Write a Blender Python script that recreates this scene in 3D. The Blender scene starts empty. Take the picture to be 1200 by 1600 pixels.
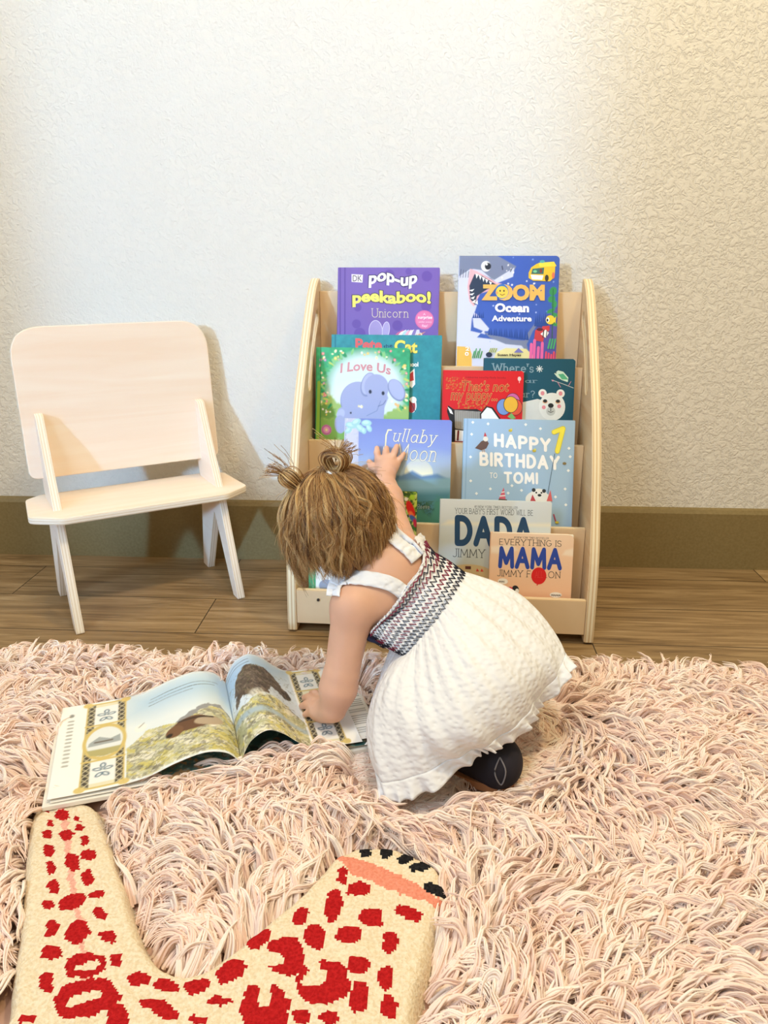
import bpy, bmesh, math, random
import numpy as np
from math import sin, cos, pi, radians, atan2, hypot, sqrt
from mathutils import Vector, Matrix

random.seed(4)
rng = np.random.default_rng(4)
SC = bpy.context.scene
COL = SC.collection

# ------------------------------------------------------------------ camera
F, CAM_H, PITCH, YAW = 1202.0, 0.66, radians(18.4), radians(3.2)
cd = bpy.data.cameras.new('camera')
cam = bpy.data.objects.new('camera', cd)
COL.objects.link(cam)
cam.location = (0, 0, CAM_H)
cam.rotation_euler = (radians(90) - PITCH, 0, YAW)
cd.sensor_fit = 'VERTICAL'
cd.sensor_height = 24.0
cd.lens = F / 1600.0 * 24.0
cd.clip_start = 0.02
SC.camera = cam

# ------------------------------------------------------------------ world, lamps, exposure
SC.view_settings.view_transform = 'Standard'
SC.view_settings.look = 'None'
SC.view_settings.gamma = 1.0
SC.view_settings.use_curve_mapping = False
SC.view_settings.exposure = 0.15
w = bpy.data.worlds.new('room_light')
SC.world = w
w.use_nodes = True
w.node_tree.nodes['Background'].inputs[0].default_value = (1.0, 0.85, 0.53, 1)
w.node_tree.nodes['Background'].inputs[1].default_value = 0.36


def lamp(name, kind, loc, target, energy, color, **kw):
    l = bpy.data.lights.new(name, kind)
    l.energy = energy
    l.color = color
    for k, v in kw.items():
        setattr(l, k, v)
    o = bpy.data.objects.new(name, l)
    COL.objects.link(o)
    o.location = loc
    o.rotation_euler = (Vector(target) - Vector(loc)).to_track_quat('-Z', 'Y').to_euler()
    return o


lamp('window_daylight', 'AREA', (-1.95, -1.4, 1.5), (-0.27, 1.63, 0.70), 2.5, (0.32, 0.63, 1.0),
     shape='RECTANGLE', size=0.98, size_y=1.5, spread=radians(5))
lamp('window_daylight', 'AREA', (-1.2, -0.7, 1.7), (-0.1, 0.9, 0.1), 18, (0.68, 0.85, 1.0), shape='RECTANGLE', size=0.9, size_y=0.9)
lamp('ceiling_lamp', 'AREA', (-0.75, 1.2, 2.3), (-0.6, 1.3, 0), 5, (1.0, 0.78, 0.44), shape='DISK', size=0.12)
lamp('ceiling_lamp', 'AREA', (0.75, 0.75, 2.3), (0.45, 1.2, 0), 14, (1.0, 0.77, 0.36), shape='DISK', size=0.14)
lamp('ceiling_lamp', 'AREA', (0.1, 0.35, 2.4), (0.0, 0.75, 0), 14, (1.0, 0.92, 0.80), shape='DISK', size=0.35)

# ------------------------------------------------------------------ helpers
_R = np.array([cos(YAW), sin(YAW), 0])
_W = np.array([-sin(YAW) * cos(PITCH), cos(YAW) * cos(PITCH), -sin(PITCH)])
_U = np.cross(_R, _W)


def ray(px, py):
    return _R * ((px - 600) / F) - _U * ((py - 800) / F) + _W


def at(px, py, y):
    """world point seen at this pixel at distance y from the camera"""
    d = ray(px, py)
    t = y / d[1]
    return np.array([0, 0, CAM_H]) + d * t


def fl(px, py, z=0.0):
    d = ray(px, py)
    t = (z - CAM_H) / d[2]
    return np.array([0, 0, CAM_H]) + d * t


def lin(c):
    if isinstance(c, str):
        c = c.lstrip('#')
        c = [int(c[i:i + 2], 16) / 255 for i in (0, 2, 4)]
    return tuple(x / 12.92 if x <= 0.04045 else ((x + 0.055) / 1.055) ** 2.4 for x in c[:3])


class NT:
    def __init__(self, name):
        self.m = bpy.data.materials.new(name)
        self.m.use_nodes = True
        self.t = self.m.node_tree
        self.b = self.t.nodes['Principled BSDF']

    def n(self, typ, **kw):
        nd = self.t.nodes.new(typ)
        for k, v in kw.items():
            if k in nd.inputs:
                nd.inputs[k].default_value = v
            else:
                setattr(nd, k, v)
        return nd

    def l(self, a, b):
        self.t.links.new(a, b)

    def ramp(self, fac, stops):
        r = self.n('ShaderNodeValToRGB')
        e = r.color_ramp.elements
        while len(e) < len(stops):
            e.new(0.5)
        for i, (p, c) in enumerate(stops):
            e[i].position = p
            e[i].color = (*c, 1)
        self.l(fac, r.inputs[0])
        return r.outputs[0]

    def coords(self, scale=(1, 1, 1), kind='Object', rot=(0, 0, 0)):
        tc = self.n('ShaderNodeTexCoord')
        mp = self.n('ShaderNodeMapping')
        mp.inputs['Scale'].default_value = scale
        mp.inputs['Rotation'].default_value = rot
        self.l(tc.outputs[kind], mp.inputs[0])
        return mp.outputs[0]

    def bump(self, h, strength, dist):
        b = self.n('ShaderNodeBump', Strength=strength, Distance=dist)
        self.l(h, b.inputs['Height'])
        self.l(b.outputs[0], self.b.inputs['Normal'])


MATS = {}


def mat(name, color, rough=0.5, spec=0.4, sheen=0.0, sss=0.0):
    if name in MATS:
        return MATS[name]
    k = NT(name)
    c = lin(color)
    # very slight tonal variation of the surface itself
    nz = k.n('ShaderNodeTexNoise', Scale=35.0, Detail=3.0)
    k.l(k.coords(), nz.inputs['Vector'])
    k.l(k.ramp(nz.outputs[0], [(0.3, tuple(x * 0.95 for x in c)), (0.7, tuple(min(1, x * 1.04) for x in c))]), k.b.inputs['Base Color'])
    k.b.inputs['Roughness'].default_value = rough
    k.b.inputs['Specular IOR Level'].default_value = spec
    if sss:
        k.b.inputs['Subsurface Weight'].default_value = sss
        k.b.inputs['Subsurface Radius'].default_value = (0.012, 0.005, 0.003)
        k.b.inputs['Subsurface Scale'].default_value = 1.0
    MATS[name] = k.m
    return k.m


def obj(name, verts, faces, m=None, parent=None, smooth=False, midx=None, matrix=None):
    me = bpy.data.meshes.new(name)
    me.from_pydata([tuple(map(float, v)) for v in verts], [], [tuple(int(i) for i in f) for f in faces])
    for x in (m if isinstance(m, (list, tuple)) else [m]):
        if x:
            me.materials.append(x)
    if midx is not None:
        me.polygons.foreach_set('material_index', np.asarray(midx, dtype=np.int32))
    if smooth:
        me.polygons.foreach_set('use_smooth', np.ones(len(me.polygons), dtype=bool))
    me.update()
    o = bpy.data.objects.new(name, me)
    COL.objects.link(o)
    if parent:
        o.parent = parent
    if matrix is not None:
        o.matrix_local = matrix
    return o


def empty(name, label, cat, matrix, group=None):
    o = bpy.data.objects.new(name, None)
    o.empty_display_size = 0.02
    COL.objects.link(o)
    o.matrix_world = matrix
    return tag(o, label, cat, group)


def tag(o, label=None, cat=None, group=None, kind=None):
    if label: o['label'] = label
    if cat: o['category'] = cat
    if group: o['group'] = group
    if kind: o['kind'] = kind
    return o


def frame(o, ex, ey, ez):
    m = Matrix.Identity(4)
    for i, e in enumerate((ex, ey, ez)):
        for j in range(3):
            m[j][i] = float(e[j])
    for j in range(3):
        m[j][3] = float(o[j])
    return m


def box(x0, y0, z0, x1, y1, z1):
    v = [(x, y, z) for x in (x0, x1) for y in (y0, y1) for z in (z0, z1)]
    f = [(0, 1, 3, 2), (4, 6, 7, 5), (0, 4, 5, 1), (2, 3, 7, 6), (0, 2, 6, 4), (1, 5, 7, 3)]
    return v, f


def bevel_obj(o, wd, seg=2):
    bm = bmesh.new()
    bm.from_mesh(o.data)
    bmesh.ops.bevel(bm, geom=list(bm.edges), offset=wd, segments=seg, affect='EDGES', profile=0.6)
    bm.to_mesh(o.data)
    bm.free()
    return o


def bbox_obj(name, b, m, parent=None, bev=0.001, matrix=None):
    o = obj(name, *box(*b), m, parent, matrix=matrix)
    return bevel_obj(o, bev)


def curve_mesh(c):
    """evaluate a curve datablock to vertices and faces"""
    o = bpy.data.objects.new('tmp', c)
    COL.objects.link(o)
    dg = bpy.context.evaluated_depsgraph_get()
    me = bpy.data.meshes.new_from_object(o.evaluated_get(dg))
    v = np.zeros(len(me.vertices) * 3)
    me.vertices.foreach_get('co', v)
    f = [tuple(p.vertices) for p in me.polygons]
    bpy.data.objects.remove(o)
    bpy.data.curves.remove(c)
    bpy.data.meshes.remove(me)
    return v.reshape(-1, 3), f


def plate(name, outline, holes, t, m, parent=None, bev=0.0012, matrix=None):
    """a board of thickness t cut to an outline (local xy), centred on local z"""
    c = bpy.data.curves.new('tmp', 'CURVE')
    c.dimensions = '2D'
    c.fill_mode = 'BOTH'
    c.extrude = t / 2 - bev
    c.bevel_depth = bev
    c.bevel_resolution = 1
    c.offset = -bev
    for ring in [outline] + list(holes):
        q_ = [ring[0]]
        for p in ring[1:]:
            if hypot(p[0] - q_[-1][0], p[1] - q_[-1][1]) > 0.0006: q_.append(p)
        if hypot(q_[0][0] - q_[-1][0], q_[0][1] - q_[-1][1]) < 0.0006: q_.pop()
        ring = q_
        s = c.splines.new('POLY')
        s.points.add(len(ring) - 1)
        for p, q in zip(s.points, ring):
            p.co = (q[0], q[1], 0, 1)
        s.use_cyclic_u = True
    v, f = curve_mesh(c)
    return obj(name, v, f, m, parent, matrix=matrix)


def round_poly(pts, n=6):
    """pts = [(x, y, r)]: polygon with rounded corners"""
    out = []
    N = len(pts)
    for i in range(N):
        p = Vector(pts[i][:2]); r = pts[i][2]
        a = (Vector(pts[i - 1][:2]) - p); b = (Vector(pts[(i + 1) % N][:2]) - p)
        if r <= 0:
            out.append(tuple(p)); continue
        ang = a.angle(b)
        d = min(r / math.tan(ang / 2), a.length * 0.49, b.length * 0.49)
        s = p + a.normalized() * d; e = p + b.normalized() * d
        for k in range(n + 1):
            t = k / n
            q = s * (1 - t) ** 2 + p * 2 * t * (1 - t) + e * t * t
            out.append(tuple(q))
    return out


def catmull(P, n, closed=False):
    P = np.asarray(P, float)
    N = len(P)
    out = []
    segs = N if closed else N - 1
    for i in range(segs):
        if closed:
            a, b, c, d = P[(i - 1) % N], P[i], P[(i + 1) % N], P[(i + 2) % N]
        else:
            a, b, c, d = P[max(i - 1, 0)], P[i], P[i + 1], P[min(i + 2, N - 1)]
        for k in range(n):
            t = k / n
            out.append(0.5 * (2 * b + (c - a) * t + (2 * a - 5 * b + 4 * c - d) * t * t + (3 * b - a - 3 * c + d) * t ** 3))
    if not closed:
        out.append(P[-1])
    return np.array(out)


def tube_mesh(path, r, nseg=8, closed=False):
    path = np.asarray(path, float)
    n = len(path)
    r = np.full(n, r) if np.isscalar(r) else np.asarray(r)
    V, Fc = [], []
    up = np.array([0.13, 0.2, 0.97])
    for i in range(n):
        t = path[(i + 1) % n] - path[i - 1] if closed else path[min(i + 1, n - 1)] - path[max(i - 1, 0)]
        t = t / (np.linalg.norm(t) + 1e-9)
        a = np.cross(t, up); a /= np.linalg.norm(a) + 1e-9
        b = np.cross(t, a)
        for k in range(nseg):
            th = 2 * pi * k / nseg
            V.append(path[i] + r[i] * (a * cos(th) + b * sin(th)))
    for i in range(n if closed else n - 1):
        j = (i + 1) % n
        for k in range(nseg):
            l = (k + 1) % nseg
            Fc.append((i * nseg + k, i * nseg + l, j * nseg + l, j * nseg + k))
    if not closed:
        Fc.append(tuple(range(nseg))[::-1]); Fc.append(tuple((n - 1) * nseg + k for k in range(nseg)))
    return V, Fc


def join(parts):
    V, Fc = [], []
    for v, f in parts:
        o = len(V)
        V.extend(v)
        Fc.extend([tuple(i + o for i in q) for q in f])
    return V, Fc


def strands(name, pts, rad, m, parent=None, tone=None):
    """hair: pts (n, k, 3) world or parent-local points, rad (n, k)"""
    n, k, _ = pts.shape
    hc = bpy.data.hair_curves.new(name)
    hc.add_curves([k] * n)
    hc.attributes['position'].data.foreach_set('vector', pts.astype(np.float32).ravel())
    if 'radius' not in hc.attributes:
        hc.attributes.new('radius', 'FLOAT', 'POINT')
    hc.attributes['radius'].data.foreach_set('value', rad.astype(np.float32).ravel())
    tn_ = rng.random(n) if tone is None else tone
    hc.attributes.new('tone', 'FLOAT', 'CURVE').data.foreach_set('value', np.asarray(tn_, np.float32))
    hc.materials.append(m)
    o = bpy.data.objects.new(name, hc)
    COL.objects.link(o)
    if parent:
        o.parent = parent
        o.matrix_parent_inverse = parent.matrix_world.inverted()
    return o


def in_poly(X, Y, poly):
    inside = np.zeros(X.shape, bool)
    n = len(poly)
    for i in range(n):
        x0, y0 = poly[i][:2]; x1, y1 = poly[(i + 1) % n][:2]
        if y0 == y1: continue
        c = ((y0 > Y) != (y1 > Y)) & (X < (x1 - x0) * (Y - y0) / (y1 - y0) + x0)
        inside ^= c
    return inside


def seg_dist(X, Y, poly, closed=True):
    d = np.full(X.shape, 1e9)
    n = len(poly)
    for i in range(n if closed else n - 1):
        x0, y0 = poly[i][:2]; x1, y1 = poly[(i + 1) % n][:2]
        dx, dy = x1 - x0, y1 - y0
        L = dx * dx + dy * dy + 1e-12
        t = np.clip(((X - x0) * dx + (Y - y0) * dy) / L, 0, 1)
        d = np.minimum(d, np.hypot(X - x0 - t * dx, Y - y0 - t * dy))
    return d


def vnoise(X, Y, s, seed=0):
    """smooth value noise in -1..1"""
    r = np.random.default_rng(seed)
    T = r.uniform(-1, 1, (64, 64))
    x = X / s + 1000.37; y = Y / s + 1000.71
    i = np.floor(x).astype(int); j = np.floor(y).astype(int)
    fx = x - i; fy = y - j
    fx = fx * fx * (3 - 2 * fx); fy = fy * fy * (3 - 2 * fy)
    g = lambda a, b: T[a % 64, b % 64]
    return (g(i, j) * (1 - fx) + g(i + 1, j) * fx) * (1 - fy) + (g(i, j + 1) * (1 - fx) + g(i + 1, j + 1) * fx) * fy


class Paint:
    """printed artwork: a fine grid of colours; shapes given in any 2D unit through X, Y"""

    def __init__(self, X, Y, aa):
        self.X, self.Y, self.aa = X, Y, aa
        self.C = np.ones(X.shape + (3,))

    def put(self, a, col):
        self.C += (np.asarray(lin(col)) - self.C) * np.clip(a, 0, 1)[..., None]

    def fill(self, col):
        self.C[:] = lin(col)

    def grad(self, stops):
        ys = [s[0] for s in stops]
        cs = np.array([lin(s[1]) for s in stops])
        for k in range(3):
            self.C[..., k] = np.interp(self.Y, ys, cs[:, k])

    def ell(self, cx, cy, rx, ry, col, ang=0, soft=None, a=1.0):
        c, s = cos(radians(ang)), sin(radians(ang))
        u = (self.X - cx) * c + (self.Y - cy) * s
        v = -(self.X - cx) * s + (self.Y - cy) * c
        d = (np.hypot(u / rx, v / ry) - 1) * min(rx, ry)
        self.put(a * (0.5 - d / (soft or self.aa)), col)

    def poly(self, pts, col, soft=None, a=1.0, rough=0, seed=1):
        X, Y = self.X, self.Y
        if rough:
            X = X + rough * vnoise(X, Y, rough * 1.5, seed); Y = Y + rough * vnoise(X, Y, rough * 1.5, seed + 1)
        d = seg_dist(X, Y, pts)
        d = np.where(in_poly(X, Y, pts), -d, d)
        self.put(a * (0.5 - d / (soft or self.aa)), col)

    def line(self, pts, wd, col, a=1.0, closed=False, soft=None):
        d = seg_dist(self.X, self.Y, pts, closed) - wd / 2
        self.put(a * (0.5 - d / (soft or self.aa)), col)

    def speck(self, n, x0, y0, x1, y1, r, cols, seed=0, petal=False):
        g = random.Random(seed)
        for _ in range(n):
            x, y = g.uniform(x0, x1), g.uniform(y0, y1)
            c = g.choice(cols); q = g.uniform(*r)
            self.ell(x, y, q, q * g.uniform(0.7, 1), c, g.uniform(0, 180))
            if petal:
                self.ell(x, y, q * 0.4, q * 0.4, '#f6e9b0')

    def blotch(self, mask_pts, cols, s, seed=0, a=0.8):
        m = in_poly(self.X, self.Y, mask_pts)
        for i, c in enumerate(cols):
            X_ = self.X + s * .6 * vnoise(self.X, self.Y, s * .5, seed + 50 + i) + .37 * s * i; Y_ = self.Y * 1.3 + s * .6 * vnoise(self.X, self.Y, s * .45, seed + 70 + i) + .61 * s * i + .35 * self.X
            nz = vnoise(X_, Y_, s, seed + i * 7) + 0.6 * vnoise(X_, Y_, s / 2.7, seed + i * 7 + 3)
            self.put(a * m * np.clip((nz - 0.15) * 4, 0, 1), c)


def print_mat(rough):
    k = NT('printed_cover')
    at_ = k.n('ShaderNodeAttribute')
    at_.attribute_name = 'ink'
    k.l(at_.outputs['Color'], k.b.inputs['Base Color'])
    k.b.inputs['Roughness'].default_value = rough
    k.b.inputs['Specular IOR Level'].default_value = 0.35
    return k.m


PRINT = print_mat(0.42)
PAGEPRINT = print_mat(0.6)


def ink(o, C, extra=None):
    """store grid colours (first vertices of the mesh) as the printed ink"""
    me = o.data
    n = len(me.vertices)
    A = np.ones((n, 4), np.float32)
    if extra is not None:
        A[:, :3] = lin(extra)
    c = C.reshape(-1, 3)
    A[:len(c), :3] = c
    at_ = me.attributes.new('ink', 'FLOAT_COLOR', 'POINT')
    at_.data.foreach_set('color', A.ravel())


# ------------------------------------------------------------------ lettering
def arc(cx, cy, rx, ry, a0, a1, n=14):
    return [(cx + rx * cos(radians(a0 + (a1 - a0) * i / n)), cy + ry * sin(radians(a0 + (a1 - a0) * i / n))) for i in range(n + 1)]


GL = {  # glyph strokes, cap height 1
    'A': [[(0, 0), (.36, 1), (.72, 0)], [(.13, .34), (.59, .34)]],
    'B': [[(0, 0), (0, 1)], [(0, 1), (.28, 1)] + arc(.28, .76, .24, .24, 90, -90) + [(0, .52)], [(.28, .52)] + arc(.3, .26, .28, .26, 90, -90) + [(0, 0)]],
    'D': [[(0, 0), (0, 1), (.2, 1)] + arc(.2, .5, .42, .5, 90, -90) + [(0, 0)]],
    'E': [[(.48, 1), (0, 1), (0, 0), (.5, 0)], [(0, .52), (.4, .52)]],
    'F': [[(.48, 1), (0, 1), (0, 0)], [(0, .52), (.4, .52)]],
    'G': [arc(.38, .5, .38, .5, 50, 330) + [(.74, .45), (.45, .45)]],
    'H': [[(0, 0), (0, 1)], [(.6, 0), (.6, 1)], [(0, .5), (.6, .5)]],
    'I': [[(0, 0), (0, 1)]],
    'J': [[(.35, 1), (.35, .25)] + arc(.14, .22, .21, .22, 0, -150)],
    'L': [[(0, 1), (0, 0), (.46, 0)]],
    'M': [[(0, 0), (.06, 1), (.4, .2), (.74, 1), (.8, 0)]],
    'N': [[(0, 0), (0, 1), (.6, 0), (.6, 1)]],
    'O': [arc(.4, .5, .4, .5, 90, 450, 28)],
    'P': [[(0, 0), (0, 1), (.28, 1)] + arc(.28, .74, .28, .26, 90, -90) + [(0, .48)]],
    'R': [[(0, 0), (0, 1), (.28, 1)] + arc(.28, .75, .26, .25, 90, -90) + [(0, .5)], [(.25, .5), (.56, 0)]],
    'S': [arc(.26, .75, .25, .25, 20, 270) + arc(.26, .25, .27, .25, 90, -160)],
    'T': [[(0, 1), (.64, 1)], [(.32, 1), (.32, 0)]],
    'U': [[(0, 1), (0, .3)] + arc(.3, .3, .3, .3, 180, 360) + [(.6, 1)]],
    'V': [[(0, 1), (.34, 0), (.68, 1)]],
    'W': [[(0, 1), (.24, 0), (.48, .9), (.72, 0), (.96, 1)]],
    'X': [[(0, 0), (.6, 1)], [(0, 1), (.6, 0)]],
    'K': [[(0, 0), (0, 1)], [(.55, 1), (0, .45), (.58, 0)]],
    'Y': [[(0, 1), (.33, .48), (.66, 1)], [(.33, .48), (.33, 0)]],
    'Z': [[(0, 1), (.56, 1), (0, 0), (.58, 0)]],
    '1': [[(0, .76), (.22, 1), (.22, 0)]],
    '#': [[(.1, 0), (.2, 1)], [(.4, 0), (.5, 1)], [(0, .33), (.58, .33)], [(.02, .67), (.6, .67)]],
    "'": [[(0, 1), (-.03, .72)]], '!': [[(0, 1), (0, .3)], [(0, .04), (0, 0)]], '-': [[(0, .4), (.3, .4)]], '.': [[(0, 0), (0, .03)]],
    '?': [arc(.22, .76, .22, .24, 160, -60) + [(.22, .4), (.22, .25)], [(.22, .03), (.22, 0)]],
    'a': [arc(.21, .3, .21, .3, 30, 390, 20), [(.43, .62), (.43, .08), (.5, 0)]],
    'b': [[(0, 1.02), (0, 0)], arc(.21, .31, .21, .31, 30, 390, 20)],
    'c': [arc(.24, .31, .24, .31, 45, 315)],
    'e': [[(.03, .33), (.45, .33)] + arc(.24, .31, .22, .31, 0, 310)],
    'h': [[(0, 0), (0, 1)], [(0, .42)] + arc(.19, .42, .19, .22, 180, 0) + [(.38, 0)]],
    'i': [[(0, 0), (0, .64)], [(0, .88), (0, .91)]],
    'l': [[(0, 1.02), (0, .06), (.07, 0)]],
    'n': [[(0, 0), (0, .64)], [(0, .42)] + arc(.19, .42, .19, .22, 180, 0) + [(.38, 0)]],
    'o': [arc(.25, .31, .25, .31, 90, 450, 24)],
    'r': [[(0, 0), (0, .64)], [(0, .4)] + arc(.2, .4, .2, .23, 180, 60)],
    's': [arc(.17, .47, .16, .16, 20, 270) + arc(.17, .16, .18, .16, 90, -160)],
    't': [[(.12, .9), (.12, .12)] + arc(.24, .12, .12, .12, 180, 300), [(0, .64), (.3, .64)]],
    'p': [[(0, .64), (0, -.3)], arc(.21, .31, .21, .31, 30, 390, 20)],
    'm': [[(0, 0), (0, .64)], [(0, .42)] + arc(.15, .42, .15, .2, 180, 0) + [(.3, 0)], [(.3, .42)] + arc(.45, .42, .15, .2, 180, 0) + [(.6, 0)]],
    'u': [[(0, .64), (0, .22)] + arc(.19, .22, .19, .22, 180, 360) + [(.38, .64)], [(.38, .64), (.38, .06), (.45, 0)]],
    'y': [[(0, .64), (.2, .02)], [(.42, .64), (.16, -.2), (.0, -.3)]],
    'k': [[(0, 0), (0, 1.02)], [(.36, .62), (0, .26), (.4, 0)]],
    'd': [[(.43, 1.02), (.43, 0)], arc(.21, .31, .21, .31, 30, 390, 20)],
    'v': [[(0, .64), (.2, 0), (.4, .64)]],
}


def ribbon(pts, wd, cap=True):
    V, Fc = [], []
    for (x0, y0), (x1, y1) in zip(pts[:-1], pts[1:]):
        L = hypot(x1 - x0, y1 - y0)
        if L < 1e-6: continue
        nx, ny = -(y1 - y0) / L * wd / 2, (x1 - x0) / L * wd / 2
        b = len(V)
        V += [(x0 + nx, y0 + ny), (x0 - nx, y0 - ny), (x1 - nx, y1 - ny), (x1 + nx, y1 + ny)]
        Fc.append((b, b + 1, b + 2, b + 3))
    rng_ = range(len(pts)) if cap else range(1, len(pts) - 1)
    for i in rng_:
        b = len(V)
        V += [(pts[i][0] + wd / 2 * cos(k * pi / 5), pts[i][1] + wd / 2 * sin(k * pi / 5)) for k in range(10)]
        Fc.append(tuple(range(b, b + 10)))
    return V, Fc


def stroke_text(s, wd, serif=False, gap=0.24, cap=True, slant=0.0):
    V, Fc = [], []
    x = 0
    for ch in s:
        if ch == ' ':
            x += 0.42; continue
        mx = 0
        for st in GL[ch]:
            lines = [st]
            if serif and len(st) > 1:
                for e, q in ((st[0], st[1]), (st[-1], st[-2])):
                    if abs(e[1] - q[1]) > 0.1 and (min(abs(e[1]), abs(e[1] - 1), abs(e[1] - 1.02), abs(e[1] - .64)) < 0.01) and len(st) < 20:
                        lines.append([(e[0] - 0.11, e[1]), (e[0] + 0.11, e[1])])
            for i, ln in enumerate(lines):
                v, f = ribbon([(p[0] + x + slant * p[1], p[1]) for p in ln], wd * (0.75 if i else 1), cap)
                o = len(V); V += v; Fc += [tuple(k + o for k in q) for q in f]
            mx = max(mx, max(p[0] for p in st))
        x += mx + gap
    return np.array(V), Fc


def font_text(s, off=0.0, slant=0.0, gap=1.0):
    c = bpy.data.curves.new('tmp', 'FONT')
    c.body = s
    c.offset = off
    c.shear = slant
    c.space_character = gap
    c.resolution_u = 3
    c.fill_mode = 'FRONT'
    v, f = curve_mesh(c)
    return v[:, :2], f


# ------------------------------------------------------------------ materials of the room
def wall_mat():
    k = NT('stucco_paint')
    n1 = k.n('ShaderNodeTexNoise', Scale=85.0, Detail=5.0, Roughness=0.6, Distortion=1.0)
    vec = k.coords()
    k.l(vec, n1.inputs['Vector'])
    h = k.ramp(n1.outputs[0], [(0.40, (0, 0, 0)), (0.50, (0.75,) * 3), (0.62, (1, 1, 1))])
    k.b.inputs['Base Color'].default_value = (*lin('#efece6'), 1)
    k.b.inputs['Roughness'].default_value = 0.75
    k.b.inputs['Specular IOR Level'].default_value = 0.2
    k.bump(h, 0.5, 0.004)
    return k.m


def floor_mat():
    k = NT('wood_plank_floor')
    br = k.n('ShaderNodeTexBrick', Scale=1.0)
    br.offset = 0.37
    br.inputs['Mortar Size'].default_value = 0.0012
    br.inputs['Mortar Smooth'].default_value = 0.3
    br.inputs['Brick Width'].default_value = 1.15
    br.inputs['Row Height'].default_value = 0.15
    br.inputs['Color1'].default_value = (0.2, 0.2, 0.2, 1)
    br.inputs['Color2'].default_value = (0.9, 0.9, 0.9, 1)
    br.inputs['Mortar'].default_value = (0, 0, 0, 1)
    tc = k.n('ShaderNodeTexCoord')
    mp = k.n('ShaderNodeMapping')
    mp.inputs['Location'].default_value = (0.42, 0.095, 0)
    k.l(tc.outputs['Object'], mp.inputs[0])
    k.l(mp.outputs[0], br.inputs['Vector'])
    wn = k.n('ShaderNodeTexNoise', Scale=1.0, Detail=6.0, Roughness=0.62, Distortion=1.6)
    mp2 = k.n('ShaderNodeMapping')
    mp2.inputs['Scale'].default_value = (3.0, 42.0, 1)
    k.l(tc.outputs['Object'], mp2.inputs[0])
    ad = k.n('ShaderNodeVectorMath', operation='ADD')
    sc = k.n('ShaderNodeVectorMath', operation='SCALE')
    sc.inputs['Scale'].default_value = 9.0
    k.l(br.outputs['Color'], sc.inputs[0])
    k.l(mp2.outputs[0], ad.inputs[0]); k.l(sc.outputs[0], ad.inputs[1])
    k.l(ad.outputs[0], wn.inputs['Vector'])
    col = k.ramp(wn.outputs[0], [(0.28, lin('#6e563b')), (0.45, lin('#967a55')), (0.58, lin('#ad9069')), (0.75, lin('#c4a983'))])
    mx = k.n('ShaderNodeMixRGB', blend_type='MULTIPLY')
    mx.inputs[0].default_value = 0.28
    k.l(col, mx.inputs[1]); k.l(br.outputs['Color'], mx.inputs[2])
    gap = k.n('ShaderNodeMixRGB', blend_type='MIX')
    k.l(br.outputs['Fac'], gap.inputs[0])
    k.l(mx.outputs[0], gap.inputs[1])
    gap.inputs[2].default_value = (*lin('#3a2b1c'), 1)
    k.l(gap.outputs[0], k.b.inputs['Base Color'])
    k.b.inputs['Roughness'].default_value = 0.42
    k.b.inputs['Specular IOR Level'].default_value = 0.4
    k.bump(wn.outputs[0], 0.12, 0.002)
    return k.m


def ply_mat(name, c0, c1, c2, scale=(2.0, 24.0, 2.0), rough=0.5):
    k = NT(name)
    n = k.n('ShaderNodeTexNoise', Scale=1.0, Detail=4.0, Roughness=0.55, Distortion=1.2)
    k.l(k.coords(scale), n.inputs['Vector'])
    k.l(k.ramp(n.outputs[0], [(0.3, lin(c0)), (0.5, lin(c1)), (0.72, lin(c2))]), k.b.inputs['Base Color'])
    k.b.inputs['Roughness'].default_value = rough
    k.b.inputs['Specular IOR Level'].default_value = 0.3
    return k.m


def ply_edge_mat(name, c0, c1, period, axis=2):
    """layered plies seen on a cut edge"""
    k = NT(name)
    wv = k.n('ShaderNodeTexWave', Scale=1.0, Distortion=1.2, Detail=2.0)
    wv.bands_direction = 'XYZ'[axis]
    s = [1.5, 1.5, 1.5]
    s[axis] = 2 * pi / 20 / period * 1.0
    wv.inputs['Detail Scale'].default_value = 1.0
    k.l(k.coords(tuple(s)), wv.inputs['Vector'])
    k.l(k.ramp(wv.outputs[0], [(0.05, lin(c0)), (0.35, lin(c1)), (1.0, lin(c1))]), k.b.inputs['Base Color'])
    k.b.inputs['Roughness'].default_value = 0.55
    return k.m


BIRCH = ply_mat('birch_plywood', '#dcb98e', '#e6caa4', '#edd7b8')
BIRCH_E = ply_edge_mat('birch_ply_edge', '#d3b387', '#f2e4c6', 0.0060)
WASH = ply_mat('whitewashed_plywood', '#f6e2d0', '#f8e8d9', '#faeee1')
WASH_E = ply_edge_mat('whitewashed_ply_edge', '#e2d2ba', '#f8efe2', 0.0050)


def edge_faces(o, axis=2, thr=0.9):
    """second material on the cut edges of a board (faces not facing the local axis)"""
    idx = np.array([0 if abs(p.normal[axis]) > thr else 1 for p in o.data.polygons], np.int32)
    o.data.polygons.foreach_set('material_index', idx)


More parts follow.
